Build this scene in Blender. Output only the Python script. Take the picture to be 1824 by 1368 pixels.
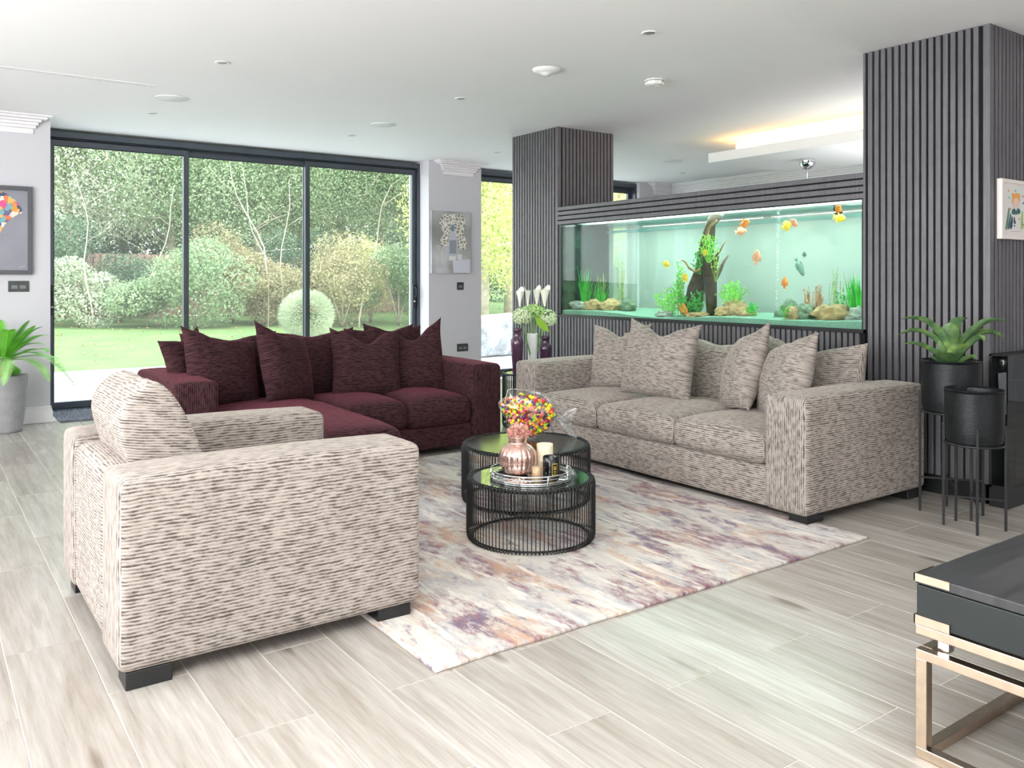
import bpy, bmesh, math, random
import numpy as np
from mathutils import Vector, Matrix, noise
random.seed(7); np.random.seed(7)
for o in list(bpy.data.objects): bpy.data.objects.remove(o)
SC = bpy.context.scene
COL = SC.collection
PI = math.pi
H = 2.52

# ------------------------------------------------------------------ camera
CAMZ = 1.17; FPX = 1504.0; HY = 500.0; TH = math.atan2(912 + 154, 1504)
cam = bpy.data.cameras.new('camera'); camo = bpy.data.objects.new('camera', cam); COL.objects.link(camo)
camo.location = (0, 0, CAMZ); camo.rotation_euler = (PI/2, 0, -TH)
cam.sensor_width = 36; cam.lens = FPX/1824*36; cam.shift_y = (HY-684)/1824
cam.clip_start = 0.05; cam.clip_end = 200
SC.camera = camo
FW = Vector((math.sin(TH), math.cos(TH), 0)); RT = Vector((math.cos(TH), -math.sin(TH), 0))
def ray(x, y): return FW*FPX + RT*(x-912) + Vector((0, 0, HY-y))
def at_x(x, y, c): d = ray(x, y); return Vector((0, 0, CAMZ)) + d*(c/d.x)
def at_y(x, y, c): d = ray(x, y); return Vector((0, 0, CAMZ)) + d*(c/d.y)
def at_z(x, y, c): d = ray(x, y); return Vector((0, 0, CAMZ)) + d*((c-CAMZ)/d.z)
def at_d(x, y, D): d = ray(x, y); return Vector((0, 0, CAMZ)) + d*(D/FPX)

# ------------------------------------------------------------------ world, lights, exposure
SC.view_settings.view_transform = 'Standard'; SC.view_settings.look = 'None'
SC.view_settings.gamma = 1; SC.view_settings.use_curve_mapping = False
SC.view_settings.exposure = 0.82
W = bpy.data.worlds.new('sky'); SC.world = W; W.use_nodes = True
nt = W.node_tree; bg = nt.nodes['Background']
tc = nt.nodes.new('ShaderNodeTexCoord'); sp = nt.nodes.new('ShaderNodeSeparateXYZ'); rp = nt.nodes.new('ShaderNodeValToRGB')
nt.links.new(tc.outputs['Generated'], sp.inputs[0]); nt.links.new(sp.outputs[2], rp.inputs[0]); nt.links.new(rp.outputs[0], bg.inputs[0])
rp.color_ramp.elements[0].position = 0.0; rp.color_ramp.elements[0].color = (0.95, 0.97, 1, 1)
rp.color_ramp.elements[1].position = 1.0; rp.color_ramp.elements[1].color = (0.75, 0.86, 1, 1)
bg.inputs[1].default_value = 3.4
sun = bpy.data.lights.new('sun', 'SUN'); sun.energy = 3.1; sun.angle = math.radians(12); sun.color = (1, .96, .88)
so = bpy.data.objects.new('sun', sun); COL.objects.link(so); so.rotation_euler = (math.radians(42), 0, math.radians(25))
def area(name, loc, rot, sx, sy, e, col=(1, 1, 1)):
    l = bpy.data.lights.new(name, 'AREA'); l.shape = 'RECTANGLE'; l.size = sx; l.size_y = sy; l.energy = e; l.color = col
    o = bpy.data.objects.new(name, l); COL.objects.link(o); o.location = loc; o.rotation_euler = rot; return o
area('fill_light_behind_camera', (1.0, -2.7, 1.35), (PI/2, 0, 0), 6.5, 2.2, 36, (1, .985, .96))  # added area light filling in from behind the camera, inside the back wall
area('fill_light_from_left', (-2.5, 2.5, 1.35), (PI/2, 0, -PI/2), 7, 2.2, 205, (.97, .985, 1))  # extra fill added on the left, out of view; no window is built here
area('added_ceiling_fill', (.6, .4, 1.9), (PI, 0, 0), 1.6, 1.6, 85)  # added upward fill that brightens the ceiling; no lamp stands here
area('added_dining_fill', (6.9, 3.2, 1.5), (PI, 0, 0), 1.6, 1.6, 20)  # added neutral fill aimed up over the table, not cast by the pendant
for nm, lc, rt, sx, sy in (('portal_left', (2.8, 8.7, 1.25), (PI/2, 0, PI), 3.7, 2.4), ('portal_right', (6.7, 8.7, 1.25), (PI/2, 0, PI), 2.7, 2.4)):
    o = area(nm, lc, rt, sx, sy, 1); o.rotation_euler = (-PI/2, 0, 0); o.data.cycles.is_portal = True

# ------------------------------------------------------------------ materials
def lin(c):
    r = []
    for v in c[:3]:
        v /= 255.0
        r.append(v/12.92 if v <= .04045 else ((v+.055)/1.055)**2.4)
    return (*r, 1)
class N:
    def __init__(s, name):
        s.m = bpy.data.materials.new(name); s.m.use_nodes = True; s.t = s.m.node_tree
        s.b = s.t.nodes['Principled BSDF']; s.out = s.t.nodes['Material Output']
    def n(s, ty, **k):
        x = s.t.nodes.new('ShaderNode'+ty)
        for a, v in k.items(): setattr(x, a, v)
        return x
    def l(s, a, b): s.t.links.new(a, b)
    def math(s, op, a, b=None, c=None):
        x = s.n('Math', operation=op)
        for i, v in enumerate((a, b, c)):
            if v is None: continue
            if isinstance(v, (int, float)): x.inputs[i].default_value = v
            else: s.l(v, x.inputs[i])
        return x.outputs[0]
    def obj(s): return s.n('TexCoord').outputs['Object']
    def mapv(s, v, scale=(1, 1, 1), rot=(0, 0, 0), loc=(0, 0, 0)):
        x = s.n('Mapping'); s.l(v, x.inputs[0]); x.inputs['Scale'].default_value = scale; x.inputs['Rotation'].default_value = rot; x.inputs['Location'].default_value = loc
        return x.outputs[0]
    def noise(s, v, scale=5, detail=3, rough=.5, dist=0):
        x = s.n('TexNoise'); x.inputs['Scale'].default_value = scale; x.inputs['Detail'].default_value = detail
        x.inputs['Roughness'].default_value = rough; x.inputs['Distortion'].default_value = dist
        if v is not None: s.l(v, x.inputs['Vector'])
        return x.outputs[0]
    def ramp(s, f, stops, interp='LINEAR'):
        x = s.n('ValToRGB'); s.l(f, x.inputs[0]); cr = x.color_ramp; cr.interpolation = interp
        while len(cr.elements) < len(stops): cr.elements.new(.5)
        for e, (p, c) in zip(cr.elements, stops): e.position = p; e.color = c if len(c) == 4 else (*c, 1)
        return x.outputs[0]
    def mix(s, f, a, b, blend='MIX'):
        x = s.n('Mix', data_type='RGBA', blend_type=blend)
        for i, v in ((0, f), (6, a), (7, b)):
            if isinstance(v, (int, float)): x.inputs[i].default_value = v
            elif isinstance(v, tuple): x.inputs[i].default_value = v
            else: s.l(v, x.inputs[i])
        return x.outputs[2]
    def bump(s, h, st=.3, d=.002):
        x = s.n('Bump'); x.inputs['Strength'].default_value = st; x.inputs['Distance'].default_value = d
        s.l(h, x.inputs['Height']); s.l(x.outputs[0], s.b.inputs['Normal'])
    def col(s, c): 
        if isinstance(c, tuple): s.b.inputs['Base Color'].default_value = c
        else: s.l(c, s.b.inputs['Base Color'])
    def set(s, **k):
        for a, v in k.items(): s.b.inputs[a.replace('_', ' ')].default_value = v
_mc = {}
def M(name, rgb, rough=.5, metal=0, var=0.0, vs=8, bump=0, bs=60, **k):
    if name in _mc: return _mc[name]
    n = N(name); n.set(Roughness=rough, Metallic=metal)
    c = lin(rgb)
    if var > 0:
        f = n.noise(n.obj(), vs, 4)
        a = tuple(min(1, v*(1+var)) for v in c[:3]) + (1,); b = tuple(v*(1-var) for v in c[:3]) + (1,)
        n.col(n.ramp(f, [(.3, b), (.7, a)]))
    else: n.col(c)
    if bump: n.bump(n.noise(n.obj(), bs, 3), bump, .003)
    for a, v in k.items(): n.b.inputs[a.replace('_', ' ')].default_value = v
    _mc[name] = n.m; return n.m

def fabric(name, light, dark, mode='front_y', per=.0105, amt=1.0, sheen=.3):
    """chenille with short dark dashes; mode tells which way the rows run"""
    n = N(name); n.set(Roughness=.95); n.b.inputs['Sheen Weight'].default_value = sheen; n.b.inputs['Sheen Roughness'].default_value = .4; n.b.inputs['Sheen Tint'].default_value = lin(tuple(min(255, q*1.5) for q in light) if light[0] > 130 else (190, 100, 120))
    if 'Specular IOR Level' in n.b.inputs: n.b.inputs['Specular IOR Level'].default_value = .15
    o = n.obj(); sx = n.n('SeparateXYZ'); n.l(o, sx.inputs[0]); X, Y, Z = sx.outputs
    g = n.n('TexCoord').outputs['Normal']; sn = n.n('SeparateXYZ'); n.l(g, sn.inputs[0]); nx, ny, nz = sn.outputs
    def pick(ncomp, a, b):   # a where |ncomp|>.7 else b
        t = n.math('GREATER_THAN', n.math('ABSOLUTE', ncomp), .7)
        return n.math('ADD', n.math('MULTIPLY', t, a), n.math('MULTIPLY', n.math('SUBTRACT', 1.0, t), b))
    if mode == 'arm_x': s = pick(ny, Z, Y); t = pick(nx, Z, X)         # rows run along x on sides and top, upright on the front
    elif mode == 'arm_y': s = pick(nx, Z, X); t = pick(ny, Z, Y)
    elif mode == 'pillow': s = Z; t = X
    elif mode == 'cush_x': s = n.math('ADD', Z, n.math('MULTIPLY', X, .12)); t = n.math('ADD', X, Y)
    warp = n.noise(o, 9, 2)
    warp2 = n.noise(o, 60, 2)
    ph = n.math('ADD', n.math('MULTIPLY', s, 2*PI/per), n.math('ADD', n.math('MULTIPLY', warp, 7.0), n.math('MULTIPLY', warp2, 1.3)))
    st = n.math('SINE', ph)
    cv = n.n('CombineXYZ'); n.l(n.math('MULTIPLY', s, 1.0/per*.9), cv.inputs[0]); n.l(n.math('MULTIPLY', t, 26.0), cv.inputs[1]); n.l(n.math('MULTIPLY', n.math('ADD', n.math('ADD', X, Y), Z), 4.0), cv.inputs[2])
    dash = n.noise(cv.outputs[0], 1.0, 2, .6)
    v = n.math('ADD', n.math('MULTIPLY', st, .20), n.math('MULTIPLY', dash, 1.15))
    fine = n.noise(o, 420, 1)
    v = n.math('ADD', v, n.math('MULTIPLY', fine, .22))
    mid = tuple((a*.62+b*.38) for a, b in zip(lin(light), lin(dark)))
    c = n.ramp(v, [(.42, lin(dark)), (.60, mid), (.80, lin(light)), (1.0, tuple(min(1, q*1.08) for q in lin(light)[:3]) + (1,))])
    patch = n.noise(o, 3.5, 3); c = n.mix(.35, c, n.ramp(patch, [(.35, (.72, .72, .72)), (.65, (1, 1, 1))]), 'MULTIPLY')
    n.col(c); n.bump(v, .5*amt, .004)
    return n.m

GL = (167, 158, 150); GD = (84, 76, 71)
F_gx = fabric('beige chenille, rows along x', GL, GD, 'arm_x')
F_gy = fabric('beige chenille, rows along y', GL, GD, 'arm_y')
F_gp = fabric('beige chenille pillow', GL, GD, 'pillow', .0085)
F_gc = fabric('beige chenille cushion', GL, GD, 'cush_x', .0085)
BL = (72, 46, 49); BD = (20, 14, 16)
F_bx = fabric('burgundy chenille, rows along x', BL, BD, 'arm_x', .012, 1, .3)
F_by = fabric('burgundy chenille, rows along y', BL, BD, 'arm_y', .012, 1, .3)
F_bp = fabric('burgundy chenille pillow', BL, BD, 'pillow', .011, 1, .25)

def slatmat():
    n = N('charcoal wood slat'); n.set(Roughness=.42); n.b.inputs['Specular IOR Level'].default_value = .7
    oi = n.n('ObjectInfo'); o = n.obj()
    add = n.n('VectorMath', operation='ADD'); n.l(o, add.inputs[0]); n.l(oi.outputs['Location'], add.inputs[1])
    f = n.noise(n.mapv(add.outputs[0], (70, 70, 3)), 1, 5, .65)
    f2 = n.noise(add.outputs[0], 14, 3)
    c = n.ramp(f, [(.25, lin((80, 79, 83))), (.6, lin((101, 99, 103))), (.85, lin((118, 115, 119)))])
    c = n.mix(.4, c, n.ramp(f2, [(.3, lin((205, 205, 205))), (.7, (1, 1, 1, 1))]), 'MULTIPLY')
    n.col(c); n.bump(f, .25, .001); return n.m
SLAT = slatmat()
SLATH = SLAT
BACK = M('black felt backing', (16, 20, 21), .9)
BLACK = M('black painted metal', (22, 25, 26), .42, .0, bump=.05)
BLACKW = M('black wood', (24, 26, 27), .38, 0, .2, 20)
WALL = M('pale lilac grey wall paint', (208, 207, 212), .75, 0, .015, 2, bump=.02, bs=200)
WHITE = M('white trim paint', (238, 236, 238), .5)
CEIL = M('white ceiling paint', (240, 240, 240), .8, 0, .01, 1.5)
FRAME = M('anthracite aluminium', (84, 90, 98), .35, .55, .04, 5)
FRAMED = M('dark anthracite gasket', (38, 44, 48), .45, .2)
CHROME = M('polished chrome', (225, 225, 228), .06, 1.0)
NICKEL = M('brushed champagne metal', (196, 178, 158), .28, 1.0, .08, 40)
PLASTIC = M('white plastic', (232, 232, 230), .4)

def glass(name, tint=(1, 1, 1), base=.04, haze=0.0, hazecol=(.8, .93, .88), rough=0.0, refl=.55):
    n = N(name); t = n.t; t.nodes.remove(n.b)
    tr = n.n('BsdfTransparent'); tr.inputs[0].default_value = (*tint, 1)
    gl = n.n('BsdfGlossy'); gl.inputs['Roughness'].default_value = rough
    lw = n.n('LayerWeight'); lw.inputs[0].default_value = .22
    f = n.math('ADD', n.math('MULTIPLY', n.math('POWER', lw.outputs['Facing'], 3.0), refl), base)
    mx = n.n('MixShader'); n.l(f, mx.inputs[0]); n.l(tr.outputs[0], mx.inputs[1]); n.l(gl.outputs[0], mx.inputs[2])
    last = mx.outputs[0]
    if haze > 0:
        df = n.n('BsdfTranslucent'); df.inputs[0].default_value = (*hazecol, 1)
        d2 = n.n('BsdfDiffuse'); d2.inputs[0].default_value = (*hazecol, 1)
        ms = n.n('MixShader'); n.l(df.outputs[0], ms.inputs[1]); n.l(d2.outputs[0], ms.inputs[2])
        m2 = n.n('MixShader'); m2.inputs[0].default_value = haze; n.l(last, m2.inputs[1]); n.l(ms.outputs[0], m2.inputs[2]); last = m2.outputs[0]
    n.l(last, n.out.inputs[0]); return n.m
PANE = glass('window glass', (.97, .985, .975), .008, .03, (1, .99, .96), refl=.25)  # faint haze mixed into the panes for the pale veil over the garden
TANKG = glass('aquarium glass', (.92, .98, .95), .025, refl=.3)
TANKB = glass('aquarium back glass seen through water', (.88, .965, .935), .03, .33, (.86, .95, .91))  # milky haze of the water is put into this pane's colour
CLEAR = glass('clear moulded glass', (.96, .97, .97), .10, refl=.9)
CAND_GL = glass('candle glass', (.98, .96, .93), .06)
def emis(name, rgb, s):
    n = N(name); n.col((0, 0, 0, 1)); n.b.inputs['Emission Color'].default_value = lin(rgb); n.b.inputs['Emission Strength'].default_value = s; return n.m

# ------------------------------------------------------------------ mesh helpers
def mesh(name, v, f, mats=None, smooth=False, fm=None):
    me = bpy.data.meshes.new(name); me.from_pydata([tuple(p) for p in v], [], f); 
    if mats:
        for m in (mats if isinstance(mats, (list, tuple)) else [mats]): me.materials.append(m)
    if fm: me.polygons.foreach_set('material_index', fm)
    if smooth: me.polygons.foreach_set('use_smooth', [True]*len(me.polygons))
    me.update(); return me
def chain_loc(p):
    v = Vector((0, 0, 0))
    while p is not None: v += p.location; p = p.parent
    return v
def put(name, me, parent=None, loc=(0, 0, 0), rot=None):
    o = bpy.data.objects.new(name, me); COL.objects.link(o)
    if parent is not None: o.parent = parent
    o.location = loc
    if rot: o.rotation_euler = rot
    return o
def geo(name, vf, m, parent=None, smooth=False, world=True, fm=None):
    """vf in world coordinates; stored relative to the parent chain"""
    v, f = vf
    if parent is not None and world:
        s = chain_loc(parent); v = [Vector(p)-s for p in v]
    return put(name, mesh(name, v, f, m, smooth, fm), parent)
def own(name, vf, m, loc, smooth=False, fm=None):
    """top-level mesh thing with its origin at loc"""
    L = Vector(loc); v = [Vector(p)-L for p in vf[0]]
    return put(name, mesh(name, v, vf[1], m, smooth, fm), None, loc)
def tag(o, label, cat, group=None, kind=None):
    o['label'] = label; o['category'] = cat
    if group: o['group'] = group
    if kind: o['kind'] = kind
    return o
def thing(name, loc, label, cat, group=None, rz=0):
    o = bpy.data.objects.new(name, None); COL.objects.link(o); o.location = loc; o.rotation_euler = (0, 0, rz); o.empty_display_size = .1
    return tag(o, label, cat, group)
def struct(o): o['kind'] = 'structure'; return o
def join(*vfs):
    V = []; Fs = []
    for v, f in vfs:
        k = len(V); V += [Vector(p) for p in v]; Fs += [tuple(i+k for i in q) for q in f]
    return V, Fs
def xf(vf, mat): return [mat @ Vector(p) for p in vf[0]], vf[1]
def box(x0, x1, y0, y1, z0, z1):
    v = [(x, y, z) for x in (x0, x1) for y in (y0, y1) for z in (z0, z1)]
    return v, [(0, 1, 3, 2), (4, 6, 7, 5), (0, 4, 5, 1), (2, 3, 7, 6), (0, 2, 6, 4), (1, 5, 7, 3)]
def _ax(a, b, r, seg, k=3):
    L = b-a; r = min(r, L/2*.999)
    e = [a + r*(1-math.cos(PI/2*i/k)) for i in range(k+1)] if r > 0 else [a]
    e2 = [a+b-q for q in reversed(e)]
    n = max(1, int(round((L-2*r)/seg)))
    mid = [e[-1] + (e2[0]-e[-1])*i/n for i in range(1, n)]
    return e+mid+e2
def rbox(x0, x1, y0, y1, z0, z1, r=.03, seg=.08, fn=None, k=3):
    xs, ys, zs = _ax(x0, x1, r, seg, k), _ax(y0, y1, r, seg, k), _ax(z0, z1, r, seg, k)
    A = [xs, ys, zs]; idx = {}; V = []; Fs = []
    c = Vector(((x0+x1)/2, (y0+y1)/2, (z0+z1)/2)); h = Vector(((x1-x0)/2, (y1-y0)/2, (z1-z0)/2))
    rr = min(r, *h)
    def vid(i, j, kk):
        key = (i, j, kk)
        if key in idx: return idx[key]
        p = Vector((xs[i], ys[j], zs[kk]))-c
        q = Vector([max(-(h[a]-rr), min(h[a]-rr, p[a])) for a in range(3)])
        d = p-q
        if d.length > 1e-9: p = q + d.normalized()*rr
        if fn: p = fn(p, h)
        V.append(p+c); idx[key] = len(V)-1; return idx[key]
    nx, ny, nz = len(xs)-1, len(ys)-1, len(zs)-1
    for j in range(ny):
        for kk in range(nz):
            Fs.append((vid(0, j, kk), vid(0, j, kk+1), vid(0, j+1, kk+1), vid(0, j+1, kk)))
            Fs.append((vid(nx, j, kk), vid(nx, j+1, kk), vid(nx, j+1, kk+1), vid(nx, j, kk+1)))
    for i in range(nx):
        for kk in range(nz):
            Fs.append((vid(i, 0, kk), vid(i+1, 0, kk), vid(i+1, 0, kk+1), vid(i, 0, kk+1)))
            Fs.append((vid(i, ny, kk), vid(i, ny, kk+1), vid(i+1, ny, kk+1), vid(i+1, ny, kk)))
    for i in range(nx):
        for j in range(ny):
            Fs.append((vid(i, j, 0), vid(i, j+1, 0), vid(i+1, j+1, 0), vid(i+1, j, 0)))
            Fs.append((vid(i, j, nz), vid(i+1, j, nz), vid(i+1, j+1, nz), vid(i, j+1, nz)))
    return V, Fs
def lathe(prof, seg=32, c=(0, 0, 0), mod=None, cap=True):
    V = []; Fs = []; n = len(prof)
    for r, z in prof:
        for i in range(seg):
            a = 2*PI*i/seg; q = r*(mod(a, z) if mod else 1)
            V.append((c[0]+q*math.cos(a), c[1]+q*math.sin(a), c[2]+z))
    for j in range(n-1):
        for i in range(seg):
            a, b = j*seg+i, j*seg+(i+1) % seg
            Fs.append((a, b, b+seg, a+seg))
    if cap:
        if prof[0][0] > 1e-5: Fs.append(tuple(range(seg-1, -1, -1)))
        if prof[-1][0] > 1e-5: Fs.append(tuple((n-1)*seg+i for i in range(seg)))
    return V, Fs
def tube(pts, r, seg=8, closed=False, taper=None):
    pts = [Vector(p) for p in pts]; n = len(pts); V = []; Fs = []
    up = Vector((0, 0, 1))
    prev = None
    for i, p in enumerate(pts):
        if closed: d = pts[(i+1) % n]-pts[i-1]
        else: d = pts[min(i+1, n-1)]-pts[max(i-1, 0)]
        d.normalize()
        if prev is None:
            a = d.cross(up if abs(d.z) < .9 else Vector((1, 0, 0))).normalized()
        else:
            a = (prev-d*prev.dot(d)).normalized()
        prev = a; b = d.cross(a)
        q = r*(taper(i/(n-1)) if taper else 1)
        for k in range(seg):
            t = 2*PI*k/seg; V.append(p+a*(q*math.cos(t))+b*(q*math.sin(t)))
    m = n if closed else n-1
    for i in range(m):
        for k in range(seg):
            a0 = i*seg+k; a1 = i*seg+(k+1) % seg; b0 = ((i+1) % n)*seg+k; b1 = ((i+1) % n)*seg+(k+1) % seg
            Fs.append((a0, a1, b1, b0))
    if not closed:
        Fs.append(tuple(range(seg-1, -1, -1))); Fs.append(tuple((n-1)*seg+k for k in range(seg)))
    return V, Fs
def ring(c, R, r, n=64, seg=8, a0=0, a1=2*PI):
    full = abs(a1-a0-2*PI) < 1e-6
    m = n if full else n+1
    return tube([(c[0]+R*math.cos(a0+(a1-a0)*i/n), c[1]+R*math.sin(a0+(a1-a0)*i/n), c[2]) for i in range(m)], r, seg, full)
def inflate(outline, T, rings=6):
    """lens shape from an outline in (u,w); returns verts (u, d, w)"""
    n = len(outline); cu = sum(p[0] for p in outline)/n; cw = sum(p[1] for p in outline)/n
    V = []; Fs = []
    for side in (1, -1):
        base = len(V)
        for k in range(rings):
            s = math.sin(PI/2*(k+1)/rings) if k < rings-1 else 1.0
            d = T*math.sqrt(max(0, 1-s*s))*side
            for u, w in outline: V.append((cu+(u-cu)*s, d, cw+(w-cw)*s))
        V.append((cu, T*side, cw)); c = len(V)-1
        for i in range(n):
            j = (i+1) % n
            Fs.append((c, base+i, base+j) if side > 0 else (c, base+j, base+i))
            for k in range(rings-1):
                a, b = base+k*n+i, base+k*n+j
                q = (a, a+n, b+n, b)
                Fs.append(q if side > 0 else q[::-1])
    return V, Fs
def smooth_outline(pts, n=40):
    m = len(pts); out = []
    for i in range(n):
        t = i/n*m; k = int(t); f = t-k
        p0, p1, p2, p3 = pts[(k-1) % m], pts[k % m], pts[(k+1) % m], pts[(k+2) % m]
        out.append(tuple(.5*((2*p1[a])+(-p0[a]+p2[a])*f+(2*p0[a]-5*p1[a]+4*p2[a]-p3[a])*f*f+(-p0[a]+3*p1[a]-3*p2[a]+p3[a])*f**3) for a in (0, 1)))
    return out
def nz(p, s, seed=0): return noise.noise(Vector((p[0]*s+seed, p[1]*s+seed*.7, p[2]*s-seed)))
def subcopy(o, parent=None, name=None):
    c = o.copy(); COL.objects.link(c); c.parent = parent
    for ch in list(o.children): subcopy(ch, c)
    return c

# ================================================================== ROOM SHELL
# floor: a slab with the grout, and wood-look plank tiles on it
GROUT = M('pale grout', (214, 208, 198), .9)
fl = struct(geo('floor', box(-2.6, 9.3, -3, 8.62, -.12, -.0015), GROUT))
def tilemat():
    n = N('wood look porcelain tile'); n.set(Roughness=.25)
    n.b.inputs['Specular IOR Level'].default_value = .55
    oi = n.n('ObjectInfo'); o = n.obj()
    sc = n.n('VectorMath', operation='SCALE'); n.l(oi.outputs['Location'], sc.inputs[0]); sc.inputs['Scale'].default_value = 7.3
    add = n.n('VectorMath', operation='ADD'); n.l(o, add.inputs[0]); n.l(sc.outputs[0], add.inputs[1])
    v = add.outputs[0]
    g1 = n.noise(n.mapv(v, (26, 1.6, 1)), 1, 6, .62, .6)
    g2 = n.noise(n.mapv(v, (90, 5, 1)), 1, 4, .6)
    big = n.noise(n.mapv(v, (3, .8, 1)), 1, 3)
    c1 = n.ramp(g1, [(.28, lin((168, 161, 152))), (.5, lin((187, 182, 175))), (.72, lin((200, 197, 191)))])
    c = n.mix(.35, c1, n.ramp(g2, [(.3, lin((170, 165, 160))), (.7, (1, 1, 1, 1))]), 'MULTIPLY')
    c = n.mix(.5, c, n.ramp(big, [(.3, lin((196, 190, 184))), (.7, (1, 1, 1, 1))]), 'MULTIPLY')
    # knots
    vo = n.n('TexVoronoi'); vo.inputs['Scale'].default_value = 1; n.l(n.mapv(v, (4.2, 1.1, 1)), vo.inputs['Vector'])
    k = n.math('ADD', vo.outputs['Distance'], n.math('MULTIPLY', g1, .16))
    c = n.mix(n.ramp(k, [(.12, (.8, .8, .8, 1)), (.19, (0, 0, 0, 1))]), c, lin((112, 98, 86)))
    r = n.ramp(oi.outputs['Random'], [(0, lin((236, 234, 232))), (1, (1, 1, 1, 1))])
    c = n.mix(1.0, c, r, 'MULTIPLY')
    n.col(c); n.bump(g1, .12, .0015); return n.m
TILE = tilemat()
TW, TL, GAP = .2192, .892, .0028
def tile_mesh(name, m):
    return mesh(name, *(lambda vf: vf)(rbox(-TW/2+GAP/2, TW/2-GAP/2, -TL/2+GAP/2, TL/2-GAP/2, -.009, 0, .0012, 2, k=1)), m)
tm = tile_mesh('tile', TILE)
cand = []
for i in range(-16, 41):
    xc = .450 + TW*(i+.5)
    off = 1.278 if i % 2 else 1.715+.002
    off = 2.17 if i % 2 else 1.717
    for j in range(-6, 9):
        yc = off + TL*(j+.5)
        if yc > 8.5-TL/2+.02 or yc < -2.5 or xc < -2.4 or xc > 9.1: continue
        D = Vector((xc, yc, 0)).dot(FW); X = Vector((xc, yc, 0)).dot(RT)
        vis = D > .8 and abs(X/D*FPX) < 912+160 and not (xc > 4.7)
        cand.append((0 if vis else 1, D if D > 0 else 99, xc, yc))
cand.sort(); rest = []
for k, (nv, D, xc, yc) in enumerate(cand):
    if k < 290 and not nv: put('tile', tm, fl, (xc, yc, 0))
    else: rest.append((xc, yc))
tv, tf = rbox(-TW/2+GAP/2, TW/2-GAP/2, -TL/2+GAP/2, TL/2-GAP/2, -.009, 0, .0012, 2, k=1)
V = []; Fs = []
for xc, yc in rest:
    k = len(V); V += [(p[0]+xc, p[1]+yc, p[2]) for p in tv]; Fs += [tuple(a+k for a in q) for q in tf]
o = geo('tiles_beyond', (V, Fs), TILE, fl); o['kind'] = 'stuff'

cl = struct(geo('ceiling', box(-2.6, 9.3, -3, 8.62, H, H+.1), CEIL))
# walls
WY = 7.92
struct(geo('wall_left_of_window', box(-2.6, .925, WY, 8.7, 0, H), WALL))
struct(geo('wall_pier', box(4.70, 5.40, 8.24, 8.7, 0, H), WALL))
struct(geo('wall_right_of_window', box(8.12, 9.3, 8.44, 8.7, 0, H), WALL))
struct(geo('wall_right', box(8.75, 9.3, -3, 8.44, 0, H+.1), WALL))
struct(geo('wall_left', box(-2.75, -2.6, -3, 8.7, 0, H), WALL))
struct(geo('wall_back', box(-2.6, 9.3, -3.15, -3, 0, H+.1), WALL))
struct(geo('wall_outside_lintel', box(-2.6, 9.3, 8.7, 8.9, H-.02, H+.5), WALL))
# skirting
def skirt(name, x0, x1, y, d=.018):
    o = struct(geo(name, join(rbox(x0, x1, y-d, y, 0, .10, .004, .5), rbox(x0, x1-.006, y-d*.75, y, .10, .118, .003, .5), rbox(x0, x1-.010, y-d*.45, y, .118, .135, .003, .5)), WHITE)); return o
skirt('baseboard_left', -2.5, .942, WY); skirt('baseboard_pier', 4.70, 5.40, 8.24)
# stepped plaster cornices
def cornice(name, x0, x1, y, m=WHITE, endl=True, endr=True):
    o = struct(bpy.data.objects.new(name, None)); COL.objects.link(o); o.location = (x0, y, H)
    steps = [(.150, .105, .012), (.105, .080, .030), (.080, .055, .045), (.055, .035, .065), (.035, .016, .105), (.016, .0, .135)]
    for zb, zt, pr in steps:
        l = pr if endl else 0; r = pr if endr else 0
        geo('moulding', rbox(x0-l, x1+r, y-pr, y+.001, H-zb, H-zt, .004, .6, k=2), m, o)
    return o
cornice('trim_cornice_left', -2.5, .925-.135, WY, endl=False)
cornice('trim_cornice_pier', 4.90, 5.28, 8.24)
cornice('trim_cornice_far', 8.42, 8.70, 8.44)
o = struct(bpy.data.objects.new('trim_cornice_right', None)); COL.objects.link(o); o.location = (8.75, 5, H)
for zb, zt, pr in [(.150, .105, .012), (.105, .080, .030), (.080, .055, .045), (.055, .035, .065), (.035, .016, .105), (.016, .0, .135)]:
    geo('moulding', rbox(8.75-pr, 8.751, -2.9, 8.44, H-zb, H-zt, .004, 2, k=2), WHITE, o)

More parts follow.
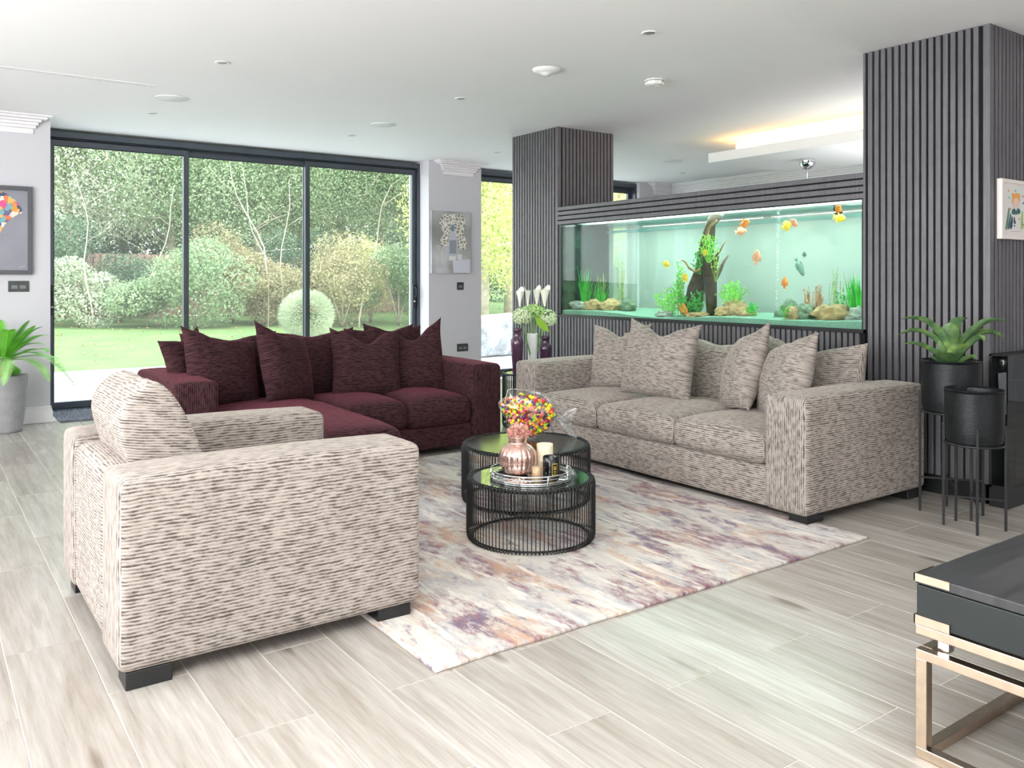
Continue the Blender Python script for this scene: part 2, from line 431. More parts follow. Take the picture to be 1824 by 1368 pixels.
# ------------------------------------------------------------------ sliding doors
def glazing(name, x0, x1, mull, yf, handles=(), top=2.50):
    w = struct(bpy.data.objects.new(name, None)); COL.objects.link(w); w.location = ((x0+x1)/2, yf, 0)
    geo('track_head', join(rbox(x0, x1, yf-.06, yf+.12, top-.055, top, .004, 4, k=1), box(x0, x1, yf+.02, yf+.05, top-.075, top-.05)), FRAME, w)
    geo('head_gap', box(x0+.03, x1-.03, yf-.03, yf+.01, top-.068, top-.056), FRAMED, w)
    geo('jamb', rbox(x0, x0+.028, yf-.06, yf+.12, .0, top-.05, .003, 4, k=1), FRAME, w)
    geo('jamb', rbox(x1-.028, x1, yf-.06, yf+.12, .0, top-.05, .003, 4, k=1), FRAME, w)
    geo('threshold', join(rbox(x0, x1, yf-.06, yf+.12, -.01, .022, .004, 4, k=1), box(x0, x1, yf-.01, yf+.0, .02, .03)), FRAME, w)
    xs = [x0+.028]+list(mull)+[x1-.028]
    for i in range(len(xs)-1):
        a, b = xs[i], xs[i+1]; yy = yf+(.0 if i % 2 == 0 else .045)
        a2 = a-(.022 if i else 0); b2 = b+(.022 if i < len(xs)-2 else 0)
        d = geo('sash_frame', join(rbox(a2, a2+.045, yy-.02, yy+.02, .025, top-.07, .004, 4, k=1), rbox(b2-.045, b2, yy-.02, yy+.02, .025, top-.07, .004, 4, k=1),
                                   rbox(a2, b2, yy-.018, yy+.018, top-.125, top-.07, .004, 4, k=1), rbox(a2, b2, yy-.018, yy+.018, .025, .085, .004, 4, k=1)), FRAME, w)
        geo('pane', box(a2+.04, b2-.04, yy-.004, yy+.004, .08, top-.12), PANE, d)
        geo('gasket', join(box(a2+.043, a2+.048, yy-.021, yy-.01, .085, top-.125), box(b2-.048, b2-.043, yy-.021, yy-.01, .085, top-.125), box(a2+.05, b2-.05, yy-.021, yy-.01, top-.131, top-.126)), FRAMED, d)
    for hx in handles:
        h = geo('handle', join(rbox(hx-.016, hx+.016, yf-.045, yf-.02, .86, 1.13, .005, .2, k=2), tube([(hx, yf-.04, 1.09), (hx, yf-.085, 1.09), (hx, yf-.09, .99), (hx, yf-.04, .99)], .009, 8)), FRAMED, w)
        geo('lock_cylinder', lathe([(0, 0), (.012, 0), (.012, .012), (0, .012)], 14, (hx, yf-.05, .93)), CHROME, w)
    return w
YF = 8.50
w1 = glazing('window_1', .945, 4.70, (2.155, 3.375), YF, (.998, 4.635))
w2 = glazing('window_2', 5.40, 8.12, (6.75,), YF+.05)

# ------------------------------------------------------------------ slatted columns and tank wall
XF = 4.60      # face of the slatted wall
P = .0405; SW = .027; ST = .018
_sm = {}
def slat_mesh(h, w=SW, d=ST):
    k = (round(h, 3), w, d)
    if k not in _sm: _sm[k] = mesh('slat', *rbox(-w/2, w/2, -d/2, d/2, 0, h, .0015, 5, k=1), SLAT)
    return _sm[k]
def slats_x(parent, x, ya, yb, z0, z1):     # on a face looking to -x
    n = int((yb-ya)/P); o0 = ya+((yb-ya)-(n-1)*P)/2; base = chain_loc(parent)
    for i in range(n): put('slat', slat_mesh(z1-z0), parent, Vector((x+ST/2, o0+i*P, z0))-base, (0, 0, PI/2))
def slats_y(parent, y, xa, xb, z0, z1):     # on a face looking to -y
    n = int((xb-xa)/P); o0 = xa+((xb-xa)-(n-1)*P)/2; base = chain_loc(parent)
    for i in range(n): put('slat', slat_mesh(z1-z0), parent, Vector((o0+i*P, y+ST/2, z0))-base)
TY0, TY1 = 2.885, 5.80
cn = struct(bpy.data.objects.new('wall_near_column', None)); COL.objects.link(cn); cn.location = (XF, 2.16, 0)
geo('core', box(XF+ST, 5.35, 2.16+ST, TY0-.012, 0, H), BACK, cn)
geo('corner_post', rbox(XF, XF+.012, 2.16, 2.196, .1, H, .002, 5, k=1), SLAT, cn)
geo('corner_post', rbox(XF+.012, XF+.045, 2.16, 2.172, .1, H, .002, 5, k=1), SLAT, cn)
geo('edge_trim', rbox(XF, XF+.05, TY0-.014, TY0, .88, H, .001, 5, k=1), SLAT, cn)
slats_x(cn, XF, 2.20, TY0-.01, .1, H); slats_y(cn, 2.16, XF+.05, 5.35, .1, H)
geo('skirting', join(rbox(XF-.008, XF+.02, 2.152, TY0, 0, .1, .003, 4, k=1), rbox(XF-.008, 5.35, 2.150, 2.18, 0, .1, .003, 4, k=1)), BLACKW, cn)
cf = struct(bpy.data.objects.new('wall_far_column', None)); COL.objects.link(cf); cf.location = (XF, TY1, 0)
geo('core', box(XF+ST, 5.27, TY1+ST, 6.50, 0, H), BACK, cf)
geo('corner_post', rbox(XF, XF+.012, TY1, TY1+.034, .1, H, .002, 5, k=1), SLAT, cf)
geo('corner_post', rbox(XF+.012, XF+.04, TY1, TY1+.012, .1, H, .002, 5, k=1), SLAT, cf)
slats_x(cf, XF, TY1+.036, 6.50, .1, H); slats_y(cf, TY1, XF+.044, 5.27, 1.82, H)
geo('skirting', rbox(XF-.008, XF+.02, TY1, 6.50, 0, .1, .003, 4, k=1), BLACKW, cf)
lw_ = struct(bpy.data.objects.new('wall_below_aquarium', None)); COL.objects.link(lw_); lw_.location = (XF, TY0, 0)
geo('core', box(XF+ST, 5.22, TY0, TY1, 0, .855), BACK, lw_)
slats_x(lw_, XF, TY0, TY1, .1, .855)
geo('skirting', rbox(XF-.008, XF+.02, TY0, TY1, 0, .1, .003, 4, k=1), BLACKW, lw_)
geo('ledge', rbox(XF-.002, XF+.04, TY0, TY1, .855, .872, .002, 4, k=1), BLACKW, lw_)
hd = struct(bpy.data.objects.new('wall_above_aquarium', None)); COL.objects.link(hd); hd.location = (XF, TY0, 1.66)
geo('core', join(box(XF+ST, 5.22, TY0, TY1, 1.675, 1.815), box(XF+ST, XF+.035, TY0, TY1, 1.655, 1.68)), BACK, hd)
for k in range(4): geo('slat', rbox(XF, XF+ST, TY0, TY1, 1.660+k*.0405, 1.660+k*.0405+.0305, .0015, 4, k=1), SLATH, hd)

# ------------------------------------------------------------------ aquarium
TX0, TX1 = XF+.02, 5.20; TZ0, TZ1 = .872, 1.672
aq = thing('aquarium', (XF+.3, 4.35, .872), 'long built-in aquarium with green planted scape between the two slatted columns', 'aquarium')
geo('glass_pane', box(TX0, TX0+.012, TY0, TY1, TZ0, TZ1), TANKG, aq)
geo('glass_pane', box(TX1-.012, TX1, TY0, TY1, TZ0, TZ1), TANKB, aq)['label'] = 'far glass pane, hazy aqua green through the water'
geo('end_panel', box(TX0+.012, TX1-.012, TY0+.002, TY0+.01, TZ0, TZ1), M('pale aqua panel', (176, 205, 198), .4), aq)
geo('end_panel', box(TX0+.012, TX1-.012, TY1-.012, TY1-.002, TZ0, TZ1), M('dark planted background', (26, 44, 38), .6, 0, .8, 22, bump=.8, bs=18), aq)
geo('edge_frame', join(box(TX0-.012, TX0, TY0, TY1, TZ0, TZ0+.008), box(TX0-.014, TX0+.012, TY0, TY0+.012, TZ0, TZ1), box(TX0-.012, TX0, TY1-.035, TY1, TZ0, TZ1)), BLACKW, aq)
geo('water_surface_rail', box(TX1-.03, TX1-.014, TY0, TY1, 1.600, 1.622), M('teal glass brace', (120, 160, 158), .2), aq)
def sandz(y): return .907+.012*math.sin(y*2.3+.4)+.008*math.sin(y*5.1)
V = []; Fs = []; ny = 80; xs_ = [TX0+.013, TX0+.05, TX0+.15, TX0+.3, TX0+.42, TX1-.013]
for i in range(ny+1):
    y = TY0+.011+(TY1-TY0-.024)*i/ny
    for j, x in enumerate(xs_): V.append((x, y, sandz(y)+j*.004+.004*nz((x, y, 0), 9)))
    V.append((xs_[0], y, TZ0+.002))
m_ = len(xs_)+1
for i in range(ny):
    for j in range(m_-2): a = i*m_+j; Fs.append((a, a+1, a+1+m_, a+m_))
    a = i*m_; b = a+m_-1; Fs.append((b, a, a+m_, b+m_))
SAND = M('fine green grey sand', (128, 165, 148), .95, 0, .12, 60, bump=.3, bs=300)
geo('sand_bed', (V, Fs), SAND, aq)['kind'] = 'stuff'
geo('pale_reflection_panel', box(TX0+.014, TX1-.014, TY0+.012, TY1-.04, 1.670, 1.674), M('pale aqua panel', (176, 205, 198), .4), aq)  # pale sheet standing in for bright reflections under the water surface
geo('water_surface', box(TX0+.013, TX1-.013, TY0+.012, TY1-.013, 1.640, 1.642), glass('water surface seen from below', (.9, .97, .95), .45, refl=.5, rough=.02), aq)
# hood lamps
al = bpy.data.lights.new('aquarium_lamp', 'AREA'); al.shape = 'RECTANGLE'; al.size = .12; al.size_y = TY1-TY0-.3; al.energy = 52; al.color = (.93, 1, .95)
ao = bpy.data.objects.new('aquarium_lamp', al); COL.objects.link(ao); ao.location = (4.86, (TY0+TY1)/2, 1.668); 

def aqx(px, py, x=4.80): return at_x(px, py, x)
def rock(px, py, wpx, hpx, x, mt, label, seed, tilt=0):
    b = aqx(px, py, x); k = b.dot(FW)/FPX; w, h = wpx*k/2*1.15, hpx*k/2
    b.z = sandz(b.y)+h*.75
    bm = bmesh.new(); bmesh.ops.create_icosphere(bm, subdivisions=4, radius=1)
    V = []
    for v in bm.verts:
        p = v.co.copy(); d = 1+.34*nz(p, 1.3, seed)+.26*nz(p, 2.9, seed+3)+.16*nz(p, 6.5, seed+5)+.07*nz(p, 14, seed+6)
        p = p*d; p = Vector((p.x*min(w, .09), p.y*w, p.z*h)); p.rotate(Matrix.Rotation(tilt, 3, 'X')); V.append(p+b)
    Fs = [tuple(v.index for v in f.verts) for f in bm.faces]; bm.free()
    o = own('aquarium_rock', (V, Fs), mt, (b.x, b.y, sandz(b.y)), True); tag(o, label, 'rock', 'rocks in the aquarium'); return o
RT_ = M('tan lava rock', (176, 148, 108), .9, 0, .35, 25, bump=1, bs=45)
RG_ = M('green grey rock', (110, 128, 108), .9, 0, .4, 25, bump=1, bs=45)
R2_ = M('pale grey rock', (160, 164, 156), .9, 0, .3, 25, bump=1, bs=45)
rock(1035, 548, 34, 18, 4.78, R2_, 'pale grey rock lying in the left end of the aquarium', 1)
rock(1026, 535, 22, 20, 4.9, RT_, 'small tan rock standing behind the pale one at the left end of the tank', 2)
rock(1058, 548, 27, 22, 4.76, RT_, 'round tan rock right of the long green grass in the tank', 3)
rock(1090, 546, 32, 24, 4.80, RT_, 'pitted tan rock in the middle of the left rock group', 4)
rock(1118, 546, 26, 26, 4.84, RG_, 'ridged greenish rock at the right of the left rock group', 5)
rock(1183, 556, 24, 14, 4.74, R2_, 'small pale rock at the foot of the left bushy green plant', 6)
rock(1242, 554, 38, 11, 4.76, RT_, 'flat tan rock lying in front of the driftwood', 7)
rock(1292, 554, 32, 20, 4.78, RT_, 'rounded tan rock leaning at the left of the central pair', 8)
rock(1313, 548, 38, 32, 4.84, RT_, 'tall brown rock with sloping top right of the driftwood', 9, .4)
rock(1332, 556, 26, 14, 4.80, RT_, 'low tan rock under the light green bush', 10)
rock(1408, 542, 24, 40, 4.90, RG_, 'upright leaning mossy rock in the right rock group', 11, -.35)
rock(1392, 560, 22, 16, 4.84, RG_, 'low grey rock left of the small green anubias', 12)
rock(1412, 566, 24, 26, 4.74, RT_, 'tan and black rock beside the dark lava rock', 13)
rock(1432, 562, 34, 30, 4.80, RG_, 'dark porous lava rock in the right rock group', 14)
rock(1449, 556, 18, 26, 4.90, RG_, 'small dark lava rock behind the large tan boulder', 15)
rock(1484, 566, 62, 34, 4.80, RT_, 'large tan and green boulder near the right end of the tank', 16)
rock(1527, 566, 34, 26, 4.82, R2_, 'grey blue rock in the right corner of the aquarium', 17)

def leafstrip(base, top, w, bend, n=6, side=Vector((0, 1, 0))):
    base = Vector(base); top = Vector(top); V = []; Fs = []
    for i in range(n+1):
        t = i/n; p = base.lerp(top, t)+bend*(t*t-t)*1.0
        ww = w*(math.sin(PI*min(1, t*.9+.1)))*.5+.0006
        V += [p-side*ww, p+Vector((-1, 0, 0))*ww*.25, p+side*ww]
    for i in range(n):
        a = i*3; Fs += [(a, a+1, a+4, a+3), (a+1, a+2, a+5, a+4)]
    return V, Fs
G1 = M('bright green water grass', (62, 190, 60), .5, 0, .25, 30, Subsurface_Weight=0.0)
G2 = M('light green leaves', (140, 214, 92), .5, 0, .25, 30)
G3 = M('olive green stems', (150, 172, 84), .6, 0, .25, 30)
G4 = M('orange pink leaves', (206, 150, 96), .6, 0, .35, 40)
G5 = M('mid green leaves', (72, 172, 72), .5, 0, .3, 30)
def grass(px, py, spread, hpx, n, x, mt, label, w=.009, lean=0):
    b = aqx(px, py, x); k = b.dot(FW)/FPX; b.z = sandz(b.y)+.005; L = []
    for i in range(n):
        h = hpx*k*random.uniform(.45, 1.0); s = spread*k
        bb = b+Vector((random.uniform(-.03, .03), random.uniform(-.5, .5)*s*.5, 0))
        tt = bb+Vector((random.uniform(-.05, .05), random.uniform(-.5, .5)*s-lean*h, h))
        tt.y = min(max(tt.y, TY0+.02), TY1-.03)
        L.append(leafstrip(bb, tt, w, Vector((0, random.uniform(-.1, .1)*h, random.uniform(-.1, .2)*h))))
    o = own('aquarium_grass', join(*L), mt, b, True); tag(o, label, 'water plant', 'plants in the aquarium'); return o
def stems(px, py, spread, hpx, n, x, mt, label, leaf=.012, step=.012):
    b = aqx(px, py, x); k = b.dot(FW)/FPX; b.z = sandz(b.y)+.004; L = []
    for i in range(n):
        h = hpx*k*random.uniform(.6, 1.0); s = spread*k
        bb = b+Vector((random.uniform(-.03, .03), random.uniform(-.5, .5)*s*.7, 0)); tt = bb+Vector((0, random.uniform(-.2, .2)*s, h))
        L.append(tube([bb, bb.lerp(tt, .5)+Vector((0, .004, 0)), tt], .0014, 4))
        z = .15
        while z < 1:
            p = bb.lerp(tt, z)
            for q in range(3):
                a = random.uniform(0, 2*PI); d = Vector((math.cos(a)*.6, math.sin(a), random.uniform(.2, .8))).normalized()*leaf*random.uniform(.7, 1.3)
                e = p+d; sd = d.cross(Vector((0, 0, 1))).normalized()*leaf*.22
                L.append(([p, p+d*.5+sd, e, p+d*.5-sd], [(0, 1, 2, 3)]))
            z += step/h
    o = own('stem_plant', join(*L), mt, b); tag(o, label, 'water plant', 'plants in the aquarium'); return o
def bushy(px, py, w, h, n, x, mt, label, leaf=.022):
    c = aqx(px, py, x); k = c.dot(FW)/FPX; L = []
    base = c.copy(); base.z = max(sandz(c.y), c.z-h*k*.7)
    for i in range(n):
        a = random.uniform(0, 2*PI); e = random.uniform(0, 1)**.6
        p = c+Vector((random.uniform(-.05, .05), math.cos(a)*e*w*k/2, math.sin(a)*e*h*k/2))
        d = (p-base).normalized(); d += Vector((random.uniform(-.6, .6), random.uniform(-.5, .5), random.uniform(-.1, .5))); d = d.normalized()*leaf*random.uniform(.7, 1.3)
        sd = d.cross(Vector((random.uniform(-.5, .5), .3, 1))).normalized()*leaf*.36
        L.append(([p, p+d*.45+sd, p+d, p+d*.45-sd], [(0, 1, 2, 3)]))
        if i % 5 == 0: L.append(tube([base+Vector((0, (p.y-base.y)*.3, 0)), p], .0012, 4))
    o = own('leafy_water_plant', join(*L), mt, base); tag(o, label, 'water plant', 'plants in the aquarium'); return o
grass(1043, 545, 34, 78, 60, 4.82, G1, 'tall bright green grass at the left end of the aquarium', .007)
grass(1068, 545, 40, 50, 34, 4.90, G1, 'shorter green grass leaning right over the round tan rock', .006)
stems(1073, 548, 24, 66, 7, 4.98, G3, 'olive stem plant behind the left rocks')
stems(1108, 545, 22, 96, 7, 4.95, G3, 'tall thin olive stem plant above the left rocks', .016)
stems(1212, 545, 40, 100, 9, 4.86, G2, 'tall feathery light green plant left of the driftwood', .03, .014)
bushy(1192, 538, 54, 46, 260, 4.78, G2, 'bushy light green plant left of the driftwood')
bushy(1222, 545, 36, 28, 130, 4.74, G5, 'low green leafy plant at the foot of the driftwood')
bushy(1245, 538, 40, 34, 150, 4.80, G5, 'mid green leafy plant in front of the driftwood')
bushy(1305, 524, 58, 40, 300, 4.84, G2, 'round light green bush right of the driftwood')
bushy(1342, 552, 16, 18, 60, 4.78, G1, 'tiny green plant beside the low tan rock')
bushy(1404, 556, 18, 26, 80, 4.72, G1, 'small bright green anubias between the right rocks', .018)
stems(1450, 552, 48, 62, 22, 4.88, G4, 'orange pink feathery plant behind the lava rocks', .014, .008)
stems(1488, 550, 50, 100, 10, 4.98, G3, 'tall airy yellow green stems behind the large boulder', .010, .016)
bushy(1505, 535, 34, 44, 120, 4.92, G5, 'soft green plant behind the right boulder', .016)
grass(1528, 560, 34, 88, 46, 4.86, G1, 'tall bright green grass at the right end of the aquarium', .011, -.0)

# driftwood
DW = M('dark driftwood', (66, 54, 42), .8, 0, .5, 18, bump=1, bs=30)
DW2 = M('tan driftwood branch', (150, 122, 84), .8, 0, .4, 18, bump=.8, bs=30)
base = aqx(1256, 548, 4.86); base.z = sandz(base.y)-.005
dw = thing('driftwood', base, 'tall dark driftwood trunk rising to the water surface in mid tank', 'driftwood')
def dpath(pts, x, r0, taper): 
    return tube([aqx(a, b, x+dx) for a, b, dx in pts], r0, 10, False, taper)
geo('trunk', dpath([(1232, 560, 0), (1240, 515, 0), (1250, 480, .01), (1258, 445, .01), (1262, 420, 0), (1266, 398, .0), (1280, 378, .0)], 4.88, .066, lambda t: 1-.42*t+.12*math.sin(t*14)), DW, dw, True)
geo('root', dpath([(1268, 562, 0), (1266, 515, 0), (1264, 475, 0), (1266, 455, .0)], 4.84, .052, lambda t: .7+.5*t), DW, dw, True)
geo('root', dpath([(1216, 558, 0), (1232, 530, 0), (1248, 505, 0), (1258, 480, 0)], 4.90, .034, lambda t: .8+.6*t), DW, dw, True)
geo('branch', dpath([(1250, 478, 0), (1240, 484, 0), (1228, 478, 0), (1222, 468, 0), (1214, 462, 0)], 4.80, .010, lambda t: 1.2-.6*t), DW2, dw, True)
geo('branch', dpath([(1262, 440, 0), (1259, 420, 0), (1263, 405, 0), (1276, 393, 0)], 4.78, .011, lambda t: 1.3-.5*t), DW2, dw, True)
geo('branch', dpath([(1272, 500, 0), (1282, 482, 0), (1290, 465, 0), (1297, 455, 0)], 4.86, .013, lambda t: 1.6-1.2*t), M('mauve grey driftwood', (128, 112, 112), .8, 0, .3, 20), dw, True)
geo('branch', dpath([(1272, 460, 0), (1282, 448, 0), (1288, 436, 0), (1293, 430, 0)], 4.88, .006, lambda t: 1.4-.8*t), DW2, dw, True)
bushy(1262, 440, 34, 40, 150, 4.76, G2, 'green leafy moss growing on the upper driftwood', .02)
bushy(1246, 465, 20, 34, 60, 4.80, G5, 'dark green fern hanging on the left of the driftwood', .022)
bushy(1275, 470, 16, 46, 50, 4.80, G3, 'thin green trailing fern on the right of the driftwood', .022)

FO = M('orange fish scales', (246, 132, 44), .4, 0, .3, 40)
FY = M('yellow fish scales', (244, 198, 50), .4, 0, .25, 40)
FP = M('peach fish scales', (240, 160, 128), .4, 0, .2, 40)
FGy = M('grey green fish scales', (104, 136, 126), .4, 0, .2, 40)
FE = M('fish eye', (20, 18, 16), .2)
def fish(px, py, lpx, hpx, x, mt, label, ang=0, fin=None, yaw=0):
    c = aqx(px, py, x); k = c.dot(FW)/FPX; L = lpx*k; Hh = hpx*k
    t = thing('aquarium_fish', c, label, 'fish', 'fish in the aquarium')
    t.rotation_euler = (0, ang, PI/2+yaw) ; t.rotation_mode = 'XYZ'
    R_ = Matrix.Rotation(-TH*0, 4, 'Z')
    body = inflate(smooth_outline([(-L*.42, 0), (-L*.28, Hh*.26), (0, Hh*.38), (L*.2, Hh*.24), (L*.32, Hh*.08), (L*.32, -Hh*.08), (L*.2, -Hh*.24), (0, -Hh*.38), (-L*.28, -Hh*.26)], 26), L*.09, 5)
    geo('body', body, mt, t, True, world=False)
    fm_ = fin or mt
    geo('tail_fin', inflate(smooth_outline([(L*.28, 0), (L*.5, Hh*.26), (L*.46, 0), (L*.5, -Hh*.26)], 14), L*.012, 3), fm_, t, True, world=False)
    geo('dorsal_fin', inflate(smooth_outline([(-L*.18, Hh*.28), (-L*.02, Hh*.5), (L*.24, Hh*.44), (L*.26, Hh*.18), (0, Hh*.33)], 16), L*.012, 3), fm_, t, True, world=False)
    geo('anal_fin', inflate(smooth_outline([(-L*.10, -Hh*.30), (L*.02, -Hh*.5), (L*.24, -Hh*.42), (L*.26, -Hh*.18), (0, -Hh*.33)], 16), L*.012, 3), fm_, t, True, world=False)
    for s in (1, -1):
        geo('eye', xf(lathe([(0, -.003), (.0025, -.0015), (.0032, 0), (.0025, .0015), (0, .003)], 8), Matrix.Translation((-L*.30, s*L*.05, Hh*.05))), FE, t, True, world=False)
fish(1020, 416, 22, 26, 4.80, FO, 'orange fish near the surface at the left end of the tank', .9)
fish(1014, 493, 18, 26, 4.80, FY, 'yellow fish low at the left end of the tank', 1.2)
fish(1187, 470, 14, 20, 4.86, FY, 'thin yellow fish left of the driftwood', 1.3)
fish(1220, 494, 18, 18, 4.74, FY, 'yellow fish in front of the feathery plant', 1.0)
fish(1256, 450, 16, 12, 4.72, FY, 'small yellow fish in front of the driftwood', 0)
fish(1217, 550, 28, 18, 4.70, FO, 'deep orange fish just above the sand', -.5)
fish(1327, 398, 26, 18, 4.80, FO, 'orange pink fish, upper one of the pair right of the driftwood', .2)
fish(1320, 412, 28, 16, 4.86, FP, 'pale peach fish, lower one of the pair right of the driftwood', .1)
fish(1348, 457, 30, 20, 4.80, FP, 'peach fish hanging upright in mid water', 1.45)
fish(1398, 503, 24, 15, 4.80, FO, 'orange fish hanging upright above the rocks', 1.5)
fish(1402, 402, 24, 20, 4.84, FY, 'bright yellow fish swimming beside the pink headed one', .3)
fish(1414, 397, 16, 22, 4.80, FP, 'pink headed fish swimming beside the bright yellow one', .9)
fish(1493, 374, 18, 20, 4.80, FO, 'orange fish with black markings near the surface at the right', 1.1, FE)
fish(1496, 388, 28, 18, 4.86, FY, 'yellow orange fish below the black marked one at the right', -.2)
fish(1425, 477, 40, 16, 4.90, FGy, 'blurred grey green fish swimming down', -1.1)
fish(1433, 453, 12, 10, 4.86, FGy, 'small grey fish above the larger grey one', 1.4)
# bubble column
L = []
for k in range(220):
    t = random.random(); p = aqx(1383+4*t, 562-190*t, 4.9); p += Vector((random.gauss(0, .004), random.gauss(0, .004+.004*t), 0)); s = random.uniform(.0012, .0026)
    L.append(([p+Vector(d)*s for d in ((1, 0, 0), (-1, 0, 0), (0, 1, 0), (0, -1, 0), (0, 0, 1), (0, 0, -1))], [(0, 2, 4), (2, 1, 4), (1, 3, 4), (3, 0, 4), (2, 0, 5), (1, 2, 5), (3, 1, 5), (0, 3, 5)]))
o = own('air_bubbles', join(*L), PLASTIC, aqx(1383, 562, 4.9)); tag(o, 'column of white air bubbles rising in the right half of the tank', 'bubbles', kind='stuff')

# ================================================================== SEATING
def armfn(cr, ax=2):
    def f(p, h):
        if p.z > h.z*.3: p.z += cr*(1-(p.x/h.x)**2*.9)*(1-(p.y/h.y)**2*.6)*((p.z/h.z-.3)/.7)
        p.x += .002*nz(p, 3, 1); p.y += .002*nz(p, 3, 5); return p
    return f
def cushfn(crown, side, seed, wr=.004):
    def f(p, h):
        ux, uy, uz = p.x/h.x, p.y/h.y, p.z/h.z
        p = p.copy()
        p.z += crown*max(0, (1-ux*ux))**.5*max(0, (1-uy*uy))**.5*(1 if uz > 0 else -.2)*abs(uz)
        bul = side*(1-uz*uz)
        p.x += bul*(1 if ux > 0 else -1)*abs(ux)**3*(1-.5*uy*uy); p.y += bul*(1 if uy > 0 else -1)*abs(uy)**3*(1-.5*ux*ux)
        q = Vector((p.x, p.y, p.z))
        a = wr*(nz(Vector((q.x*.5, q.y*2.2, q.z*.5)), 7, seed)+.6*nz(q, 15, seed+2)); p.x += a; p.z += a*.8
        return p
    return f
FOOT = BLACKW
def foot(parent, x0, x1, y0, y1, z1, z0=0): geo('foot', rbox(x0, x1, y0, y1, z0, z1, .003, 1, k=1), FOOT, parent)

def pillow_geo(w, h, T, chop=.05, seed=0, n=26, ear=.045, puff=1.0, el=0, er=0):
    """throw pillow in local x (width), z (height), y (thickness); pointed corners, dented top"""
    V = []; Fs = []
    for side in (1, -1):
        b = len(V)
        for j in range(n+1):
            for i in range(n+1):
                u = math.sin(PI/2*(2*i/n-1)); v = math.sin(PI/2*(2*j/n-1))
                x = w/2*u*(1-.065*(1-v*v)); z = h/2*v*(1-.05*(1-u*u))
                if v > 0: z += (el if u < 0 else er)*v**2*abs(u)**1.5
                e = max(0, abs(u)*abs(v)-.55)/.45
                x += math.copysign(ear*.16*e**3, u); z += math.copysign(ear*.34*e**3, v) if v > 0 else -ear*.1*e**3
                if v > 0: z -= chop*math.exp(-(u/.42)**2)*v**2.5
                d = T/2*((1-u*u)**.42*(1-v*v)**.42)*puff
                d *= 1-.30*math.exp(-(u/.3)**2)*max(0, v)**2*(chop > 0)
                if side < 0: d *= .8
                wr = .010*nz((u*1.3, v*1.3, side), 2.3, seed)+.005*nz((u, v, side), 6, seed+4)
                d += wr*(1-u*u)**.5*(1-v*v)**.5
                x += .006*nz((u, v, 0), 2, seed+9); z += .008*nz((u, v, 0), 2.4, seed+7)
                V.append((x, -d*side, z+h/2))
        for j in range(n):
            for i in range(n):
                a = b+j*(n+1)+i; q = (a, a+1, a+n+2, a+n+1)
                Fs.append(q if side > 0 else q[::-1])
    # weld rim
    m = (n+1)**2; mp = {}
    for j in range(n+1):
        for i in range(n+1):
            if i in (0, n) or j in (0, n): mp[m+j*(n+1)+i] = j*(n+1)+i
    Fs = [tuple(mp.get(k, k) for k in f) for f in Fs]
    return V, Fs
def pillow(name, mt, loc, w, h, T, yaw, lean, roll, label, cat, group, chop=.05, seed=0, ear=.045, el=0, er=0, n=26):
    vf = pillow_geo(w, h, T*1.12, chop, seed, n, ear, 1.0, el, er)
    o = put(name, mesh(name, vf[0], vf[1], mt, True), None, loc)
    o.rotation_mode = 'XYZ'
    o.rotation_euler = (Matrix.Rotation(yaw, 3, 'Z') @ Matrix.Rotation(roll, 3, 'Y') @ Matrix.Rotation(-lean, 3, 'X')).to_euler()
    return tag(o, label, cat, group)

# ---- armchair (front left)
AZ = .605
ac = thing('armchair', (.95, 3.12, 0), 'beige grey ribbed fabric armchair seen from behind, in the left foreground', 'armchair')
geo('base', rbox(.62, 1.40, 2.80, 3.44, .055, .26, .02, .1), F_gx, ac, True)
geo('backrest', rbox(.475, .64, 2.842, 3.425, .05, .585, .045, .08, armfn(.006)), F_gy, ac, True)
for y0, y1 in ((2.58, 2.845), (3.422, 3.67)):
    geo('armrest', rbox(.47, 1.445, y0, y1, .05, AZ, .032, .06, armfn(.014), 4), F_gx, ac, True)
geo('seat_cushion', rbox(.66, 1.43, 2.855, 3.415, .26, .42, .05, .06, cushfn(.03, .01, 2)), F_gx, ac, True)
for x0, x1, y0, y1 in ((.492, .62, 2.595, 2.70), (1.285, 1.41, 2.598, 2.70), (.492, .60, 3.52, 3.62), (1.285, 1.40, 3.52, 3.62)): foot(ac, x0, x1, y0, y1, .052, .0)
# back cushion: boxy wedge leaning on the back, two humps
prof = smooth_outline([(.60, .44), (.553, .60), (.527, .70), (.545, .775), (.60, .828), (.655, .835), (.705, .775), (.755, .67), (.80, .56), (.84, .44), (.72, .41)], 44)
def ccush(y0, y1, prof, seed, ny=18):
    V = []; Fs = []; n = len(prof); cx = sum(p[0] for p in prof)/n; cz = sum(p[1] for p in prof)/n
    for j in range(ny+1):
        t = j/ny; u = 2*t-1; e = max(0, abs(u)-.80)/.20; s = 1-.10*e*e-.0*u*u; y = y0+(y1-y0)*(.5+.5*math.sin(PI/2*u)*1.0)
        dent = .018*math.exp(-((u-.05)/.10)**2)
        for x, z in prof:
            q = 1-dent*2.2; p = Vector((cx+(x-cx)*s*q, y, cz+(z-cz)*s*q)); p += Vector((1, 0, 1))*(.006*nz(p, 9, seed)); V.append(p)
    for j in range(ny):
        for i in range(n): a = j*n+i; b = j*n+(i+1) % n; Fs.append((a, b, b+n, a+n))
    for j in (0, ny):
        V.append(Vector((cx, y0-.012 if j == 0 else y1+.012, cz))); c = len(V)-1
        for i in range(n): a = j*n+i; b = j*n+(i+1) % n; Fs.append((a, c, b) if j == 0 else (c, a, b))
    return V, Fs
bc = geo('back_cushion', ccush(2.86, 3.412, prof, 3), F_gc, ac, True)
